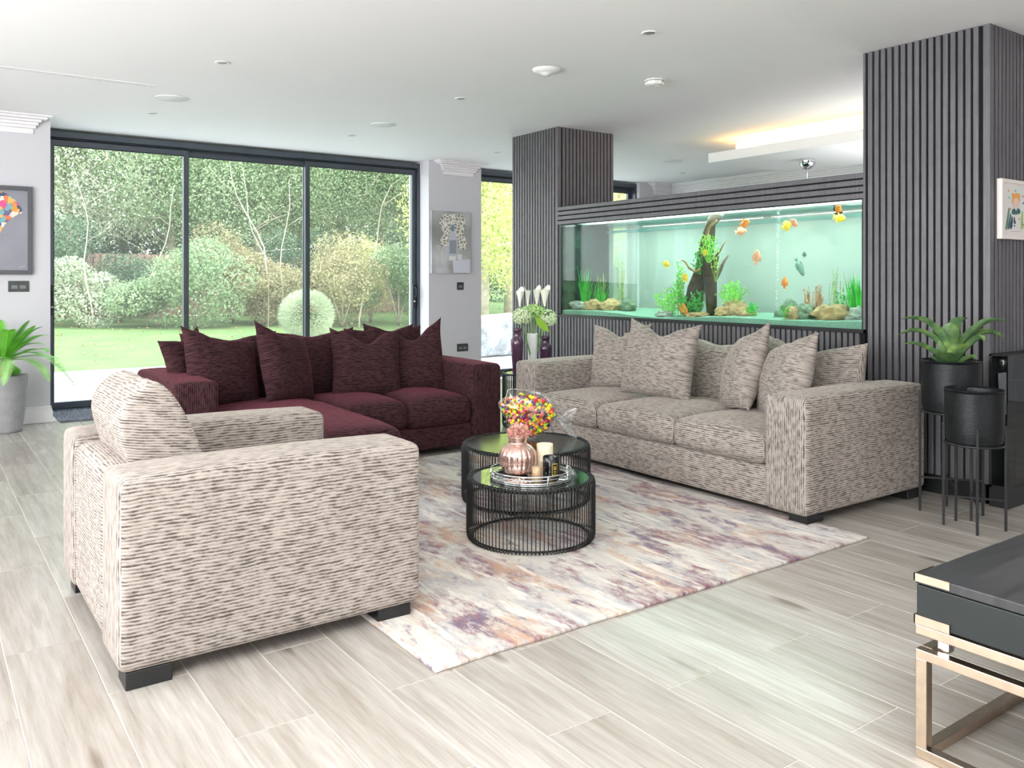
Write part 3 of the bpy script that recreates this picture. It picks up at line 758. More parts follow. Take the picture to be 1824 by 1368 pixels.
geo('piping', tube([(p[0], 2.868, p[1]) for p in smooth_outline([(.605, .46), (.562, .60), (.537, .70), (.555, .77), (.605, .818), (.652, .825), (.697, .77), (.745, .67), (.79, .56), (.82, .46)], 60)], .0035, 6, True), F_gc, bc, True)

# ---- grey three seat sofa under the aquarium
S1 = thing('grey_sofa', (3.98, 3.62, 0), 'long beige grey three seat sofa under the aquarium', 'sofa')
for y0, y1 in ((2.44, 2.685), (4.555, 4.80)):
    geo('armrest', rbox(3.425, 4.485, y0, y1, .05, .612, .03, .06, armfn(.014), 4), F_gx, S1, True)
geo('base', rbox(3.448, 4.40, 2.68, 4.56, .05, .25, .015, .12), F_gy, S1, True)
geo('backrest', rbox(4.26, 4.485, 2.68, 4.56, .05, .60, .04, .1, armfn(.004)), F_gy, S1, True)
for i, (a, b) in enumerate(((2.688, 3.305), (3.305, 3.955), (3.955, 4.552))):
    geo('seat_cushion', rbox(3.432, 4.22, a, b, .252, .405, .045, .045, cushfn(.035, .012, i*5+1, .007)), F_gy, S1, True)
for i, (a, b, z1) in enumerate(((2.63, 3.32, .78), (3.32, 3.95, .80), (3.95, 4.55, .79))):
    vf = pillow_geo(b-a+.05, .43, .25, .02, i+20, 22, .02, .95)
    Mx = Matrix.Translation(((4.20), (a+b)/2, .36)) @ Matrix.Rotation(-PI/2, 4, 'Z') @ Matrix.Rotation(-.14, 4, 'X') @ Matrix.Rotation(-.09 if i == 0 else 0, 4, 'Y')
    geo('back_cushion', xf(vf, Mx), F_gy, S1, True)
for x0, x1, y0, y1 in ((3.455, 3.585, 2.455, 2.56), (4.33, 4.47, 2.455, 2.56), (3.455, 3.585, 4.68, 4.78), (4.33, 4.47, 4.68, 4.78)): foot(S1, x0, x1, y0, y1, .052, .0125 if x0 < 3.5 else 0)
GP = 'grey throw pillows on the long grey sofa'
PW = -PI/2
pillow('throw_pillow', F_gp, (3.96, 4.33, .425), .46, .44, .17, PW+.25, .22, -.05, 'grey throw pillow leaning on the far armrest of the grey sofa', 'pillow', GP, .07, 31, .06)
pillow('throw_pillow', F_gp, (3.84, 3.86, .43), .56, .47, .20, PW+.08, .20, .03, 'large grey throw pillow with dented top, second from the far end of the grey sofa', 'pillow', GP, .075, 32, .07)
pillow('throw_pillow', F_gp, (3.90, 3.26, .42), .46, .46, .19, PW-.55, .30, -.16, 'plump grey throw pillow tilted sideways in the middle of the grey sofa', 'pillow', GP, .0, 33, .05, -.09, .03)
pillow('throw_pillow', F_gp, (3.84, 2.91, .42), .48, .43, .18, PW-.45, .25, -.08, 'grey throw pillow nearest the plant end armrest of the grey sofa', 'pillow', GP, .0, 34, .05, -.08, .03)
pillow('throw_pillow', F_gp, (4.06, 3.05, .44), .42, .42, .15, PW-.3, .22, -.10, 'grey throw pillow half hidden behind the two tilted ones', 'pillow', GP, .04, 35, .05)

# ---- burgundy sofa with chaise
S2 = thing('burgundy_sofa', (2.28, 5.4, 0), 'dark burgundy ribbed sofa with chaise in front of the glass doors', 'sofa')
geo('armrest', rbox(1.19, 1.435, 4.93, 5.93, .05, .59, .03, .06, armfn(.014), 4), F_by, S2, True)
geo('armrest', rbox(3.145, 3.39, 4.90, 5.93, .05, .585, .035, .06, armfn(.014), 4), F_by, S2, True)
geo('base', join(rbox(2.16, 3.15, 4.92, 5.9, .04, .185, .015, .12), rbox(1.43, 2.165, 4.10, 5.9, .04, .20, .015, .12)), F_bx, S2, True)
geo('backrest', rbox(1.43, 3.15, 5.72, 5.93, .05, .60, .04, .1, armfn(.004)), F_bx, S2, True)
geo('seat_cushion', rbox(1.44, 2.165, 4.08, 5.6, .20, .375, .05, .055, cushfn(.045, .012, 7, .004)), F_bx, S2, True)
geo('seat_cushion', rbox(2.168, 2.652, 4.915, 5.6, .187, .365, .05, .055, cushfn(.045, .012, 8, .004)), F_bx, S2, True)
geo('seat_cushion', rbox(2.655, 3.14, 4.905, 5.6, .187, .365, .05, .055, cushfn(.045, .012, 9, .004)), F_bx, S2, True)
for i, (a, b) in enumerate(((1.44, 2.0), (2.0, 2.58), (2.58, 3.14))):
    vf = pillow_geo(b-a+.07, .48, .26, .035, i+40, 22, .03, .95)
    Mx = Matrix.Translation(((a+b)/2, 5.62, .345)) @ Matrix.Rotation(-.16, 4, 'X')
    geo('back_cushion', xf(vf, Mx), F_bp, S2, True)
for x0, x1, y0, y1 in ((1.22, 1.34, 4.96, 5.06), (3.23, 3.36, 4.93, 5.03), (1.22, 1.34, 5.8, 5.9), (3.23, 3.36, 5.8, 5.9), (2.05, 2.15, 4.13, 4.23), (1.45, 1.55, 4.13, 4.23)): foot(S2, x0, x1, y0, y1, .055, .0125 if (x0 > 1.4 and y0 < 4.3) else 0)
BP = 'burgundy throw pillows on the burgundy sofa'
pillow('throw_pillow', F_bp, (1.585, 5.32, .395), .52, .46, .18, .35, .25, .07, 'burgundy throw pillow with a tall pointed corner beside the left armrest', 'pillow', BP, .045, 51, .05, .025, -.07)
pillow('throw_pillow', F_bp, (1.99, 5.27, .40), .46, .46, .18, .55, .25, .06, 'burgundy throw pillow turned sideways, second from the left armrest', 'pillow', BP, .03, 52, .06, .05, -.06)
pillow('throw_pillow', F_bp, (2.56, 5.34, .37), .50, .46, .18, -.12, .22, .04, 'wide burgundy throw pillow with dented top on the middle seat', 'pillow', BP, .09, 53, .07)
pillow('throw_pillow', F_bp, (2.965, 5.36, .37), .44, .46, .18, -.28, .22, -.05, 'burgundy throw pillow with a sharp raised corner beside the right armrest', 'pillow', BP, .08, 54, .06, -.03, .05)
pillow('throw_pillow', F_bp, (1.45, 5.52, .50), .34, .34, .14, .6, .2, -.2, 'green tinged burgundy pillow edge behind the leftmost pillow', 'pillow', BP, .03, 55, .05)
pillow('throw_pillow', F_bp, (2.86, 5.60, .48), .40, .36, .15, 0, .15, .05, 'burgundy pillow peeping out behind the two right pillows', 'pillow', BP, .03, 56, .05)

# ------------------------------------------------------------------ rug
def rugmat():
    n = N('abstract pastel rug'); n.set(Roughness=1.0); n.b.inputs['Sheen Weight'].default_value = .25
    o = n.obj()
    def layer(sc, scale, lo, hi, d=1.2, loc=(0, 0, 0)):
        f = n.noise(n.mapv(o, sc, (0, 0, 0), loc), scale, 7, .62, d); return n.ramp(f, [(lo, (0, 0, 0, 1)), (hi, (1, 1, 1, 1))])
    speck = n.noise(o, 40, 4, .7)
    sk = n.ramp(speck, [(.42, (0, 0, 0, 1)), (.56, (1, 1, 1, 1))])
    c = n.ramp(n.noise(n.mapv(o, (9, 2, 1)), 1, 5), [(.3, lin((190, 184, 176))), (.6, lin((212, 205, 192)))])
    pt_ = n.ramp(n.noise(n.mapv(o, (22, 9, 1)), 1, 6, .75, .3), [(.40, (.15, .15, .15, 1)), (.58, (1, 1, 1, 1))])
    def tint(mask, amt, col, c): return n.mix(n.math('MULTIPLY', n.math('MULTIPLY', mask, pt_), amt), c, lin(col))
    c = tint(layer((4, 1.6, 1), 1.1, .44, .54, .5), .9, (158, 158, 162), c)
    c = tint(layer((4.5, 1.7, 1), 1.0, .49, .56, .5, (3, 7, 0)), 1.0, (126, 78, 88), c)
    c = tint(layer((6, 2.2, 1), 1.0, .53, .60, .5, (11, 2, 0)), .85, (188, 148, 114), c)
    c = tint(layer((6, 2.6, 1), 1.1, .55, .62, .6, (5, 17, 0)), 1.0, (96, 76, 104), c)
    c = n.mix(n.math('MULTIPLY', layer((20, 3.2, 1), 1.0, .55, .62, .5, (2, 3, 0)), .75), c, lin((226, 220, 208)))
    n.col(c)
    h = n.math('ADD', n.math('MULTIPLY', layer((14, 2.2, 1), 1.2, .56, .64, 1.2, (2, 3, 0)), 1.0), n.math('MULTIPLY', n.noise(o, 260, 2), .4))
    n.bump(h, .6, .005); return n.m
def rugfn(p, h):
    if p.z > 0: p.z += .0015*nz(p, 5, 2)
    e = .006*nz((p.x, p.y, 0), 5, 8)
    if abs(abs(p.x)-h.x) < .02: p.x += e
    if abs(abs(p.y)-h.y) < .02: p.y += e
    return p
rug = own('area_rug', rbox(1.27, 3.535, 2.185, 4.86, 0, .0125, .005, .06, rugfn, 2), rugmat(), (2.4, 3.5, 0), True)
tag(rug, 'large cream rug with faded mauve, grey and orange abstract pattern', 'rug')
# door mat
V = []; Fs = []
def mat_geo(x0, x1, y0, y1, n, h):
    V = []; Fs = []
    for i in range(n):
        x = random.uniform(x0, x1); y = random.uniform(y0, y1); a = random.uniform(0, PI); s = .008; k = len(V)
        d = Vector((math.cos(a), math.sin(a), 0))*s; t = Vector((random.uniform(-.012, .012), random.uniform(-.012, .012), h*random.uniform(.7, 1.2)))
        V += [Vector((x, y, .004))-d, Vector((x, y, .004))+d, Vector((x, y, .004))+t]; Fs.append((k, k+1, k+2))
    return V, Fs
dm = thing('door_mat', (1.6, 8.1, 0), 'shaggy blue grey mat inside the left glass door', 'mat')
geo('backing', rbox(.99, 2.3, 7.82, 8.40, 0, .012, .005, .5, k=1), M('grey mat base', (96, 100, 108), 1), dm)
geo('pile', mat_geo(.99, 2.3, 7.82, 8.40, 9000, .022), M('grey blue shag', (160, 166, 176), 1, 0, .4, 60), dm)['kind'] = 'stuff'

# ------------------------------------------------------------------ wire coffee tables
def mirror_black():
    n = N('dark mirror glass'); n.col(lin((120, 126, 122))); n.set(Roughness=.03, Metallic=.9); return n.m
MB_ = mirror_black()
MB2 = M('smoked black glass', (46, 50, 50), .12, .35)
def wire_table(name, c, R, z0, h, n, top_m, label):
    t = thing(name, (c[0], c[1], z0), label, 'table', 'wire coffee tables')
    rr = .0023; Ri = R-.028
    pts = [(Ri-.004, h-.012), (Ri+.004, h-.003), (R-.012, h-.001), (R-.003, h-.010), (R, h-.028), (R, .030), (R-.003, .014), (R-.012, .004), (Ri+.004, .003), (Ri-.002, .008)]
    rm = mesh('rod', *tube([(p[0], 0, p[1]) for p in pts], rr, 5), BLACK, True)
    for i in range(n): put('rod', rm, t, (0, 0, 0), (0, 0, 2*PI*i/n))
    geo('ring', ring((0, 0, h-.008), R-.014, .0055, 72, 8), BLACK, t, True, world=False)
    geo('ring', ring((0, 0, .012), Ri+.001, .0045, 72, 8), BLACK, t, True, world=False)
    geo('ring', ring((0, 0, h-.020), Ri-.002, .0040, 72, 8), BLACK, t, True, world=False)
    geo('table_top', lathe([(0, h-.013), (Ri, h-.013), (Ri, h-.006), (0, h-.006)], 72), top_m, t, False, world=False)
    return t
RZ = .0125
wire_table('wire_coffee_table', (2.28, 3.07), .290, RZ, .278, 103, MB_, 'smaller round black wire coffee table in front, carrying the round tray')
wire_table('wire_coffee_table', (2.65, 3.612), .340, RZ, .302, 120, MB2, 'larger round black wire coffee table behind, carrying the glass fish')
# side table behind the grey sofa
t = thing('wire_side_table', (4.12, 5.42, 0), 'round black wire side table with vases, between the two sofas', 'table')
rm = mesh('rod', *tube([(.285, 0, .435), (.30, 0, .43), (.305, 0, .41), (.305, 0, .03), (.30, 0, .01), (.28, 0, .004)], .0025, 5), BLACK, True)
for i in range(80): put('rod', rm, t, (0, 0, 0), (0, 0, 2*PI*i/80))
geo('ring', ring((0, 0, .432), .297, .006, 64), BLACK, t, True, world=False); geo('ring', ring((0, 0, .010), .285, .005, 64), BLACK, t, True, world=False)
geo('table_top', lathe([(0, .422), (.29, .422), (.29, .43), (0, .43)], 64), MB_, t, world=False)

# ------------------------------------------------------------------ things on the small table
ZT = RZ+.278-.006
TRC = (2.262, 3.045)
tr = thing('round_tray', (*TRC, ZT), 'round chrome tray with a double rail on the small coffee table', 'tray')
Rt = .178
geo('tray_base', lathe([(0, 0), (Rt, 0), (Rt+.003, .004), (Rt, .007), (0, .005)], 64), M('mirror tray plate', (200, 204, 200), .04, 1.0), tr, True, world=False)
geo('rail', ring((0, 0, .012), Rt, .004, 72, 8), CHROME, tr, True, world=False)
geo('rail', ring((0, 0, .042), Rt+.002, .004, 60, 8, .25, 2.6), CHROME, tr, True, world=False)
geo('rail', ring((0, 0, .042), Rt+.002, .004, 60, 8, 2.9, 6.03), CHROME, tr, True, world=False)
geo('rail', ring((0, 0, .028), Rt+.001, .0028, 72, 8), CHROME, tr, True, world=False)
for a in (.25, 1.4, 2.6, 2.9, 3.8, 4.5, 5.2, 6.03):
    geo('post', tube([((Rt+.001)*math.cos(a), (Rt+.001)*math.sin(a), .0), ((Rt+.001)*math.cos(a), (Rt+.001)*math.sin(a), .046)], .0038, 8), CHROME, tr, True, world=False)
zt = ZT+.006
ROSE = M('rose mercury glass', (222, 184, 172), .14, .8, .22, 16)
vs = thing('ribbed_vase', (2.248, 3.125, zt), 'round ribbed rose metallic vase on the tray', 'vase')
vp = [(.030, 0), (.055, .006), (.076, .030), (.086, .062), (.084, .095), (.068, .122), (.047, .137), (.041, .145), (.044, .160), (.047, .170), (.043, .171), (.038, .158), (.036, .146)]
def sm(prof, n=4):
    out = []
    m = len(prof)
    for i in range(m-1):
        for k in range(n):
            f = k/n; p0, p1, p2, p3 = prof[max(i-1, 0)], prof[i], prof[i+1], prof[min(i+2, m-1)]
            out.append(tuple(.5*((2*p1[a])+(-p0[a]+p2[a])*f+(2*p0[a]-5*p1[a]+4*p2[a]-p3[a])*f*f+(-p0[a]+3*p1[a]-3*p2[a]+p3[a])*f**3) for a in (0, 1)))
    out.append(prof[-1]); return out
geo('vase_body', lathe(sm(vp), 168, (0, 0, 0), lambda a, z: 1-.055*(1-abs(math.cos(a*9)))**1.5*(1 if z < .13 else .25)), ROSE, vs, True, world=False)
L = []; c0 = Vector((2.248, 3.125, zt+.185))
for i in range(1300):
    a = random.uniform(0, 2*PI); e = math.asin(random.uniform(-.55, 1)); d = Vector((math.cos(a)*math.cos(e), math.sin(a)*math.cos(e), math.sin(e)*.9))
    p = c0+d*random.uniform(.018, .036); q = p+(d+Vector((random.gauss(0, .7), random.gauss(0, .7), random.gauss(0, .7)))).normalized()*random.uniform(.014, .024); s = d.cross(Vector((random.random(), random.random(), random.random()))).normalized()*.0036
    L.append(([p, p.lerp(q, .75)+s, q, p.lerp(q, .75)-s], [(0, 1, 2, 3)]))
pf = thing('pink_flower_head', (2.248, 3.125, zt+.16), 'round fluffy pink flower head in the ribbed vase', 'flower')
geo('petals', join(*L), M('pink petals', (244, 178, 164), .8, 0, .35, 90), pf)['kind'] = 'stuff'
geo('stem', tube([(2.248, 3.125, zt+.03), (2.248, 3.125, zt+.18)], .004, 6), G3, pf)
cd = thing('pillar_candle', (2.372, 3.085, zt), 'tall cream pillar candle at the back of the tray', 'candle')
WAX = M('cream wax', (238, 226, 196), .55, 0, .04, 20)
geo('wax', lathe(sm([(.036, 0), (.038, .004), (.038, .118), (.035, .125), (.028, .121), (.012, .110), (0, .108)], 3), 40), WAX, cd, True, world=False)
geo('wick', tube([(0, 0, .105), (.001, 0, .118)], .0012, 6), BLACK, cd, world=False)
cd = thing('small_glass_candle', (2.226, 2.952, zt), 'small beige candle in clear glass at the front of the tray', 'candle')
geo('wax', lathe([(0, .004), (.0225, .004), (.0225, .062), (.020, .066), (0, .064)], 32), M('beige wax', (214, 178, 140), .5, 0, .05, 30), cd, True, world=False)
geo('glass', lathe([(0, 0), (.0245, 0), (.0255, .01), (.0255, .086), (.0238, .086), (.0238, .01), (0, .004)], 32), CAND_GL, cd, True, world=False)
cd = thing('black_candle_jar', (2.318, 2.968, zt), 'black candle jar with a gold bordered label on the tray', 'candle')
geo('jar', lathe([(0, 0), (.034, 0), (.037, .004), (.038, .096), (.036, .098), (.034, .094), (.033, .07), (0, .068)], 40), M('glossy black glass', (18, 22, 22), .12), cd, True, world=False)
GOLD = M('gold print', (226, 190, 52), .4, .3); DK = M('black label', (28, 28, 26), .5)
ja = math.atan2(-2.968, -2.318)+.12
def curved(a0, a1, z0, z1, r):
    V = []; Fs = []; n = 8
    for i in range(n+1):
        a = a0+(a1-a0)*i/n
        V += [(r*math.cos(a), r*math.sin(a), z0), (r*math.cos(a), r*math.sin(a), z1)]
    for i in range(n): k = i*2; Fs.append((k, k+2, k+3, k+1))
    return V, Fs
lb = geo('label', curved(ja-.02, ja+.66, .020, .072, .0388), GOLD, cd, True, world=False); lb['label'] = 'gold bordered black label'
geo('label_face', curved(ja+.02, ja+.62, .023, .069, .0392), DK, lb, True, world=False)
geo('lettering', join(curved(ja+.14, ja+.5, .054, .058, .0396), curved(ja+.14, ja+.5, .046, .050, .0396), curved(ja+.2, ja+.44, .036, .038, .0396), curved(ja+.2, ja+.44, .030, .032, .0396)), GOLD, lb, True, world=False)

# ------------------------------------------------------------------ glass fish of sweets on the large table
FD = 4.62; zb = RZ+.296
k = FD/FPX
cc = at_d(942, 738, FD)
def fxy(px, py): return ((px-942)*k, (738-py)*k)
FM = Matrix.Translation(cc) @ Matrix.Rotation(-TH, 4, 'Z')
def fo(pts, n=48): return smooth_outline([fxy(*p) for p in pts], n)
fb = thing('glass_fish_jar', (cc.x, cc.y, zb), 'clear glass fish shaped jar full of coloured sweets on the large coffee table', 'jar')
out = fo([(888, 718), (894, 734), (906, 752), (922, 767), (940, 777), (958, 776), (976, 766), (988, 750), (992, 738), (986, 722), (972, 708), (952, 699), (928, 694), (906, 694), (902, 706)], 60)
geo('body', xf(inflate(out, .058, 8), FM), CLEAR, fb, True)
geo('tail_fin', xf(inflate(fo([(988, 742), (1000, 738), (1012, 728), (1030, 724), (1024, 738), (1020, 752), (1024, 770), (1034, 786), (1018, 782), (1002, 766), (990, 752)], 44), .012, 4), FM), CLEAR, fb, True)
geo('dorsal_fin', xf(inflate(fo([(944, 700), (950, 696), (966, 698), (980, 708), (986, 722), (978, 720), (966, 708), (952, 702)], 32), .008, 3), FM), CLEAR, fb, True)
ribs = [tube([FM @ Vector((fxy(a, b)[0], -.012, fxy(a, b)[1])) for a, b in ((992, 745), ((992+ex)/2, (745+ey)/2+2), (ex, ey))], .0016, 5) for ex, ey in ((1026, 727), (1021, 735), (1018, 744), (1017, 754), (1020, 764), (1024, 774), (1030, 784))]
ribs += [tube([FM @ Vector((fxy(a, b)[0], -.009, fxy(a, b)[1])) for a, b in ((x1, y1), (x1+4, y1-6))], .0015, 5) for x1, y1 in ((948, 701), (953, 702), (958, 704), (963, 706), (968, 709), (972, 713), (976, 717), (979, 721))]
ribs += [tube([FM @ Vector((fxy(a, b)[0], 0, fxy(a, b)[1])) for a, b in ((888, 718), (897, 740), (912, 760), (934, 777))], .0022, 6), tube([FM @ Vector((fxy(a, b)[0], 0, fxy(a, b)[1])) for a, b in ((888, 718), (900, 712), (905, 694), (915, 693))], .003, 6)]
RIBG = glass('thick glass edge', (.86, .88, .88), .3)
geo('rim', tube([FM @ Vector((p[0], 0, p[1])) for p in out], .0024, 6, True), RIBG, fb, True)
geo('fin_ribs', join(*ribs), RIBG, fb, True)
geo('foot', xf(lathe([(.045, 0), (.05, .004), (.03, .012), (.02, .016)], 24), Matrix.Translation((cc.x, cc.y, zb+.0005))), CLEAR, fb, True)
CC = [M('candy yellow', (246, 214, 40), .35), M('candy green', (150, 206, 50), .35), M('candy orange', (240, 140, 50), .35), M('candy red', (196, 50, 60), .35), M('candy violet', (70, 48, 92), .35), M('candy pink', (226, 130, 140), .35)]
V = []; Fs = []; fmi = []
import itertools
ocx = sum(p[0] for p in out)/60; ocz = sum(p[1] for p in out)/60
def inside(u, w, s=.90):
    u = ocx+(u-ocx)/s; w = ocz+(w-ocz)/s; c = False
    for i in range(60):
        a, b = out[i], out[(i+1) % 60]
        if (a[1] > w) != (b[1] > w) and u < (b[0]-a[0])*(w-a[1])/(b[1]-a[1]+1e-12)+a[0]: c = not c
    return c
cnt = 0
while cnt < 430:
    u = random.uniform(-.17, .16); w = random.uniform(-.13, .14)
    if not inside(u, w): continue
    top = fxy(0, 712-6*math.sin((u+.17)*9))[1]
    if w > top+.012*random.random(): continue
    rad = max(abs(u-ocx)/.155, abs(w-ocz)/.125); rr_ = math.sqrt(((u-ocx)/.16)**2+((w-ocz)/.13)**2)
    dmax = .050*math.sqrt(max(0, 1-rr_**2))
    d = random.choice((-1, -1, -1, 1))*dmax*random.uniform(.75, 1) if random.random() < .8 else random.uniform(-dmax, dmax)
    s = random.uniform(.0072, .0092)
    R3 = Matrix.Rotation(random.uniform(0, 3), 4, Vector((random.random()-.5, random.random()-.5, random.random()-.5)).normalized())
    mm = FM @ Matrix.Translation((u, d, w)) @ R3
    b_ = rbox(-s, s, -s, s, -s*.9, s*.9, s*.35, 1, k=1); kk = len(V)
    V += [mm @ p for p in b_[0]]; Fs += [tuple(i+kk for i in q) for q in b_[1]]; ci = random.choices(range(6), (5, 3, 4, 4, 4, 3))[0]; fmi += [ci]*len(b_[1]); cnt += 1
sw = own('sweets', (V, Fs), CC, cc, True, fmi); tag(sw, 'small multicoloured sweets filling the glass fish jar', 'sweets', kind='stuff')

# ------------------------------------------------------------------ vases and flowers on the side table
PUR = glass('purple glass', (.42, .24, .36), .12, .30, (.40, .22, .36), .03)
PUR2 = glass('dark purple glass', (.24, .13, .24), .12, .45, (.20, .10, .20), .03)
ZS = .431
def bottle(p, h, r, mt, label):
    o = thing('purple_bottle_vase', (p[0], p[1], ZS), label, 'vase', 'purple vases on the wire side table')
    pr = [(0, 0), (r*.62, 0), (r*.70, .01), (r*.86, h*.35), (r, h*.66), (r*.98, h*.74), (r*.70, h*.80), (r*.62, h*.82), (r*.62, h*.93), (r*.72, h*.95), (r*.72, h), (r*.60, h), (r*.56, h*.82), (r*.66, h*.78), (r*.92, h*.70), (r*.78, h*.35), (r*.6, .02), (0, .016)]
    geo('body', lathe(pr, 32), mt, o, True, world=False)
    geo('rim', ring((0, 0, h-.004), r*.66, .004, 32), CLEAR, o, True, world=False)
bottle((3.905, 5.44), .362, .050, PUR, 'tall purple glass vase nearest the burgundy sofa')
bottle((4.08, 5.30), .300, .048, PUR2, 'darker and shorter purple glass vase partly hidden by the grey sofa arm')
wv = thing('white_tall_vase', (4.08, 5.47, ZS), 'tall white tapered vase holding calla lilies and hydrangeas', 'vase')
geo('body', lathe([(0, 0), (.032, 0), (.034, .004), (.044, .31), (.046, .315), (.042, .315), (.030, .02), (0, .015)], 32), M('milky white glass', (240, 240, 236), .2), wv, True, world=False)
LILY = M('ivory petal', (244, 240, 226), .5, 0, .03, 20); LEAF = M('flower stem green', (110, 160, 70), .5, 0, .2, 20)
def calla(px, py0, py1, wpx, Y, rot, label):
    top = at_y(px, py0, Y); bot = at_y(px, py1, Y); h = (top-bot).z; kx = top.dot(FW)/FPX; w = wpx*kx/2
    t = thing('calla_lily', bot, label, 'flower', 'calla lilies in the white vase')
    V = []; Fs = []; na, nh = 20, 8
    for j in range(nh+1):
        s = j/nh
        for i in range(na):
            a = 2*PI*i/na; r = w*(.18+.82*s**1.4)*(1+.12*math.cos(a-rot)*s); z = h*s*.78
            z += h*.24*s**2*max(0, math.cos(a-rot))**3
            V.append((r*math.cos(a), r*math.sin(a), z))
    for j in range(nh):
        for i in range(na): a = j*na+i; b = j*na+(i+1) % na; Fs.append((a, b, b+na, a+na))
    geo('spathe', (V, Fs), LILY, t, True, world=False)
    geo('spadix', tube([(0, 0, .01), (0, 0, h*.55)], .004, 6), M('yellow spadix', (236, 210, 90), .6), t, True, world=False)
    q = Vector((4.08, 5.47, ZS+.05))
    geo('stem', tube([bot, bot.lerp(q, .4)+Vector((0, 0, -.02)), q], .0045, 6), LEAF, t, True)
calla(926, 511, 546, 15, 5.44, .5, 'leftmost white calla lily above the hydrangeas')
calla(940, 509, 546, 12, 5.46, 2.6, 'second white calla lily from the left, narrow')
calla(956, 508, 546, 14, 5.48, .3, 'third white calla lily from the left')
calla(970, 508, 546, 19, 5.46, .2, 'rightmost and widest white calla lily')
def hydrangea(px, py, w, h, Y, mt, label, seed):
    c = at_y(px, py, Y); kx = c.dot(FW)/FPX; a_, b_ = w*kx/2, h*kx/2; random.seed(seed); L = []
    for i in range(420):
        th = random.uniform(0, 2*PI); e = math.asin(random.uniform(-.7, 1)); d = Vector((math.cos(th)*math.cos(e), math.sin(th)*math.cos(e), math.sin(e)))
        p = c+Vector((d.x*a_, d.y*a_, d.z*b_))*random.uniform(.85, 1); s1 = d.cross(Vector((random.random(), random.random(), .3))).normalized(); s2 = d.cross(s1); s = .010
        L.append(([p-s1*s, p-s2*s+d*.003, p+s1*s, p+s2*s+d*.003], [(0, 1, 2, 3)]))
    t = thing('hydrangea', (c.x, c.y, c.z-b_), label, 'flower', 'hydrangeas in the white vase')
    geo('petals', join(*L), mt, t)['kind'] = 'stuff'
    geo('stem', tube([c, c.lerp(Vector((4.08, 5.47, ZS+.05)), .5)+Vector((0, 0, -.01)), Vector((4.08, 5.47, ZS+.05))], .005, 6), LEAF, t)
HG = M('pale green hydrangea', (186, 218, 140), .7, 0, .18, 40); HG2 = M('creamy green hydrangea', (214, 228, 186), .7, 0, .15, 40)
hydrangea(930, 564, 36, 34, 5.42, HG2, 'creamy green hydrangea head on the left', 1)
hydrangea(950, 556, 44, 30, 5.50, HG, 'fresh green hydrangea head in the middle', 2)
hydrangea(974, 568, 38, 36, 5.44, HG2, 'pale green hydrangea head on the right', 3)
t = at_y(968, 588, 5.40)
lf = own('hydrangea_leaf', leafstrip(at_y(955, 566, 5.40), at_y(978, 592, 5.38), .07, Vector((0, 0, .02)), 8, Vector((.8, -.3, .3))), M('lime leaf', (150, 196, 60), .5, 0, .1, 20), t, True); tag(lf, 'single lime green leaf hanging below the hydrangeas', 'leaf')
random.seed(11)

# ------------------------------------------------------------------ planters
POT = M('black hammered metal', (30, 34, 36), .38, .45, .15, 50, bump=.35, bs=110)
def planter(c, R, z0, z1, Rl, ang, label, lz, leg_top):
    t = thing('planter_on_stand', (c[0], c[1], 0), label, 'planter', 'black planters beside the slatted column')
    geo('pot', lathe(sm([(.02, z0+.004), (R*.86, z0), (R*.94, z0+.008), (R, z0+.06), (R*1.01, z1-.01), (R*1.02, z1), (R*.985, z1), (R*.96, z1-.02), (R*.96, z1-.05)], 2)+[(0, z1-.05)], 48), POT, t, True, world=False)
    for i in range(4):
        a = ang+i*PI/2; x, y = Rl*math.cos(a), Rl*math.sin(a)
        geo('leg', xf(rbox(-.006, .006, -.006, .006, 0, leg_top, .001, 2, k=1), Matrix.Translation((x, y, 0)) @ Matrix.Rotation(a, 4, 'Z')), BLACK, t, world=False)
    geo('hoop', ring((0, 0, z0-.004), Rl-.004, .005, 48), BLACK, t, True, world=False)
    for q in (0, 1):
        a = ang+q*PI/2
        geo('cross_bar', xf(box(-Rl, Rl, -.004, .004, lz+q*.008, lz+q*.008+.008), Matrix.Rotation(a, 4, 'Z')), BLACK, t, world=False)
    return t
planter((4.262, 2.19), .137, .515, .765, .142, .62, 'tall black planter on a thin legged stand, holding the bromeliad', .16, .61)
planter((4.095, 1.995), .126, .405, .652, .130, .55, 'shorter empty black planter on a thin legged stand, in front', .13, .49)
# bromeliad
def strap(base, mid, tip, w, n=14, cup=.25, blunt=False, tw=0):
    base, mid, tip = Vector(base), Vector(mid), Vector(tip); mid = mid*2-(base+tip)/2 if not blunt else mid; V = []; Fs = []
    for i in range(n+1):
        t = i/n; p = base*(1-t)**2+mid*2*t*(1-t)+tip*t*t; d = ((mid-base)*(1-t)+(tip-mid)*t).normalized()
        s = d.cross(Vector((0, 0, 1)));
        if s.length < .05: s = d.cross(FW)
        s.normalize(); nrm = s.cross(d)
        ww = w/2*((.75+.5*math.sin(PI*min(1, t*1.3))) if t < .6 else 1.25*max(0.03, (1-((t-.6)/.4)**(3 if blunt else 1.4))))
        V += [p-s*ww+nrm*ww*cup, p-s*ww*.5+nrm*ww*cup*.25, p, p+s*ww*.5+nrm*ww*cup*.25, p+s*ww+nrm*ww*cup]
    for i in range(n):
        for q in range(4): a = i*5+q; Fs.append((a, a+1, a+6, a+5))
    return V, Fs
bcx = Vector((4.262, 2.19, .72))
br = thing('bromeliad', bcx, 'green bromeliad with arching strap leaves in the tall black planter', 'plant')
BLm = N('bromeliad leaf'); BLm.set(Roughness=.42)
_o = BLm.obj(); _f = BLm.noise(_o, 16, 3); BLm.col(BLm.ramp(_f, [(.3, lin((58, 92, 62))), (.55, lin((96, 130, 76))), (.75, lin((150, 172, 84)))])); BLm = BLm.m
BD_ = bcx.dot(FW)
